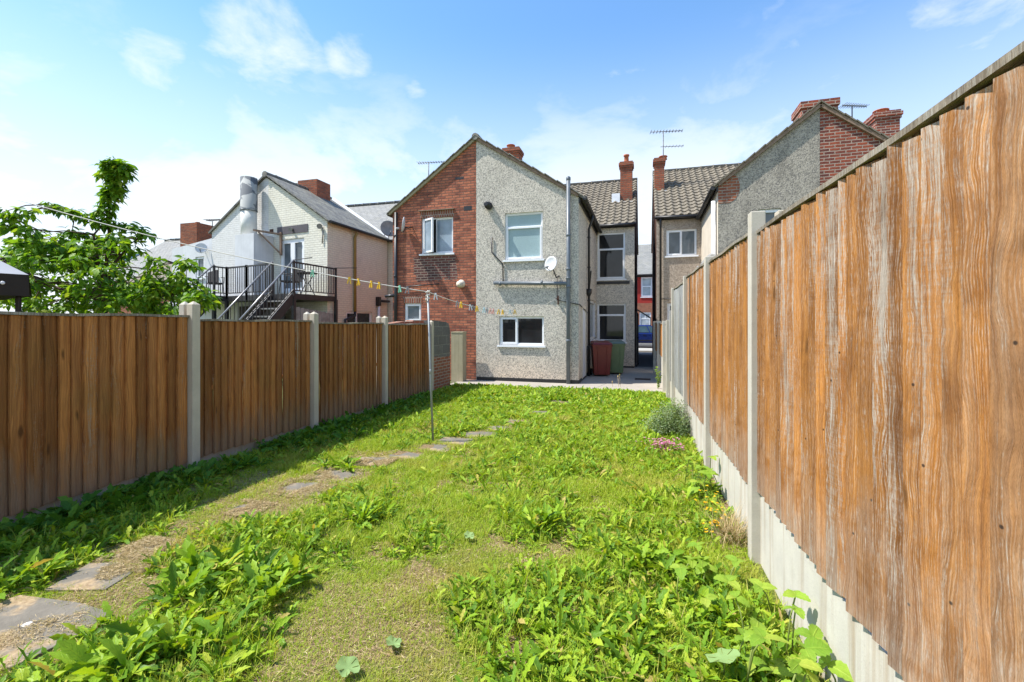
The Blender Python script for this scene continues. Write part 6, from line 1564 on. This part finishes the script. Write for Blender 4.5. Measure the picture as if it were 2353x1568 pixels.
n1 = noise(mp.outputs[0], 7, 8, .62, .25); n2 = noise(mp.outputs[0], 2.6, 7, .6, .3)
sp3 = nn('ShaderNodeSeparateXYZ'); nt.links.new(dirv, sp3.inputs[0]); zz = sp3.outputs[2]
# separate puffs high up
puff = None
for (x, y, rad, amp) in ((605, 110, 6.5, 1.0), (560, 165, 5, .75), (690, 150, 4.5, .6), (365, 155, 4.2, .85), (800, 135, 3.6, .7), (845, 170, 3, .35), (940, 212, 2.6, .6), (2240, 10, 6, .8), (1790, 65, 5.5, .35), (2180, 130, 4, .3), (1440, 210, 5, .3), (560, 270, 4, .3), (2120, 200, 5, .3), (90, 390, 7, .4)):
    d = ray(x, y).normalized()
    k = nn('ShaderNodeVectorMath'); k.operation = 'DOT_PRODUCT'; nt.links.new(dirv, k.inputs[0]); k.inputs[1].default_value = d
    g = maprange(k.outputs['Value'], math.cos(R(rad)), 1.0, 0, amp)
    puff = g if puff is None else mth('MAXIMUM', puff, g)
c_hi = maprange(mth('ADD', mth('MULTIPLY', puff, .62), mth('MULTIPLY', mth('SUBTRACT', n1, .5), 1.5)), .1, .95, 0, .85)
c_hi = mth('MULTIPLY', c_hi, maprange(puff, .02, .3))
low = maprange(zz, .60, .2, 0, 1)
c_lo = mth('MULTIPLY', maprange(mth('ADD', n2, mth('MULTIPLY', low, .22)), .50, .74), mth('MULTIPLY', low, .95))
hz_ = mth('ADD', maprange(zz, .56, .18, .04, .62), maprange(zz, .32, .05, 0, .33))
cl = mth('MAXIMUM', mth('MAXIMUM', c_hi, c_lo), hz_)
hs_ = nn('ShaderNodeHueSaturation'); tn = nn('ShaderNodeMix'); tn.data_type = 'RGBA'; tn.blend_type = 'MULTIPLY'; tn.inputs[0].default_value = 1; nt.links.new(sky.outputs[0], tn.inputs[6]); tn.inputs[7].default_value = (.87, 1.0, 1.06, 1); nt.links.new(tn.outputs[2], hs_.inputs['Color']); hs_.inputs['Saturation'].default_value = 1.12; hs_.inputs['Value'].default_value = .98
mx = nn('ShaderNodeMix'); mx.data_type = 'RGBA'; nt.links.new(cl, mx.inputs[0]); nt.links.new(hs_.outputs[0], mx.inputs[6]); mx.inputs[7].default_value = (3.7, 3.92, 4.1, 1)
nt.links.new(mx.outputs[2], bg.inputs['Color'])

cam = bpy.data.cameras.new('camera'); co = bpy.data.objects.new('camera', cam); C.objects.link(co)
co.location = (0, 0, H); co.rotation_euler = (R(90), 0, TH); cam.lens = 16; cam.sensor_width = 36; cam.shift_y = -44 / 2353; cam.clip_end = 1000; cam.clip_start = .05
sc = bpy.context.scene; sc.camera = co
sc.view_settings.view_transform = 'Standard'; sc.view_settings.look = 'None'; sc.view_settings.gamma = 1; sc.view_settings.exposure = .97
sc.cycles.max_bounces = 6; sc.cycles.transparent_max_bounces = 4; sc.cycles.diffuse_bounces = 3; sc.cycles.glossy_bounces = 3
sc.cycles.use_denoising = True
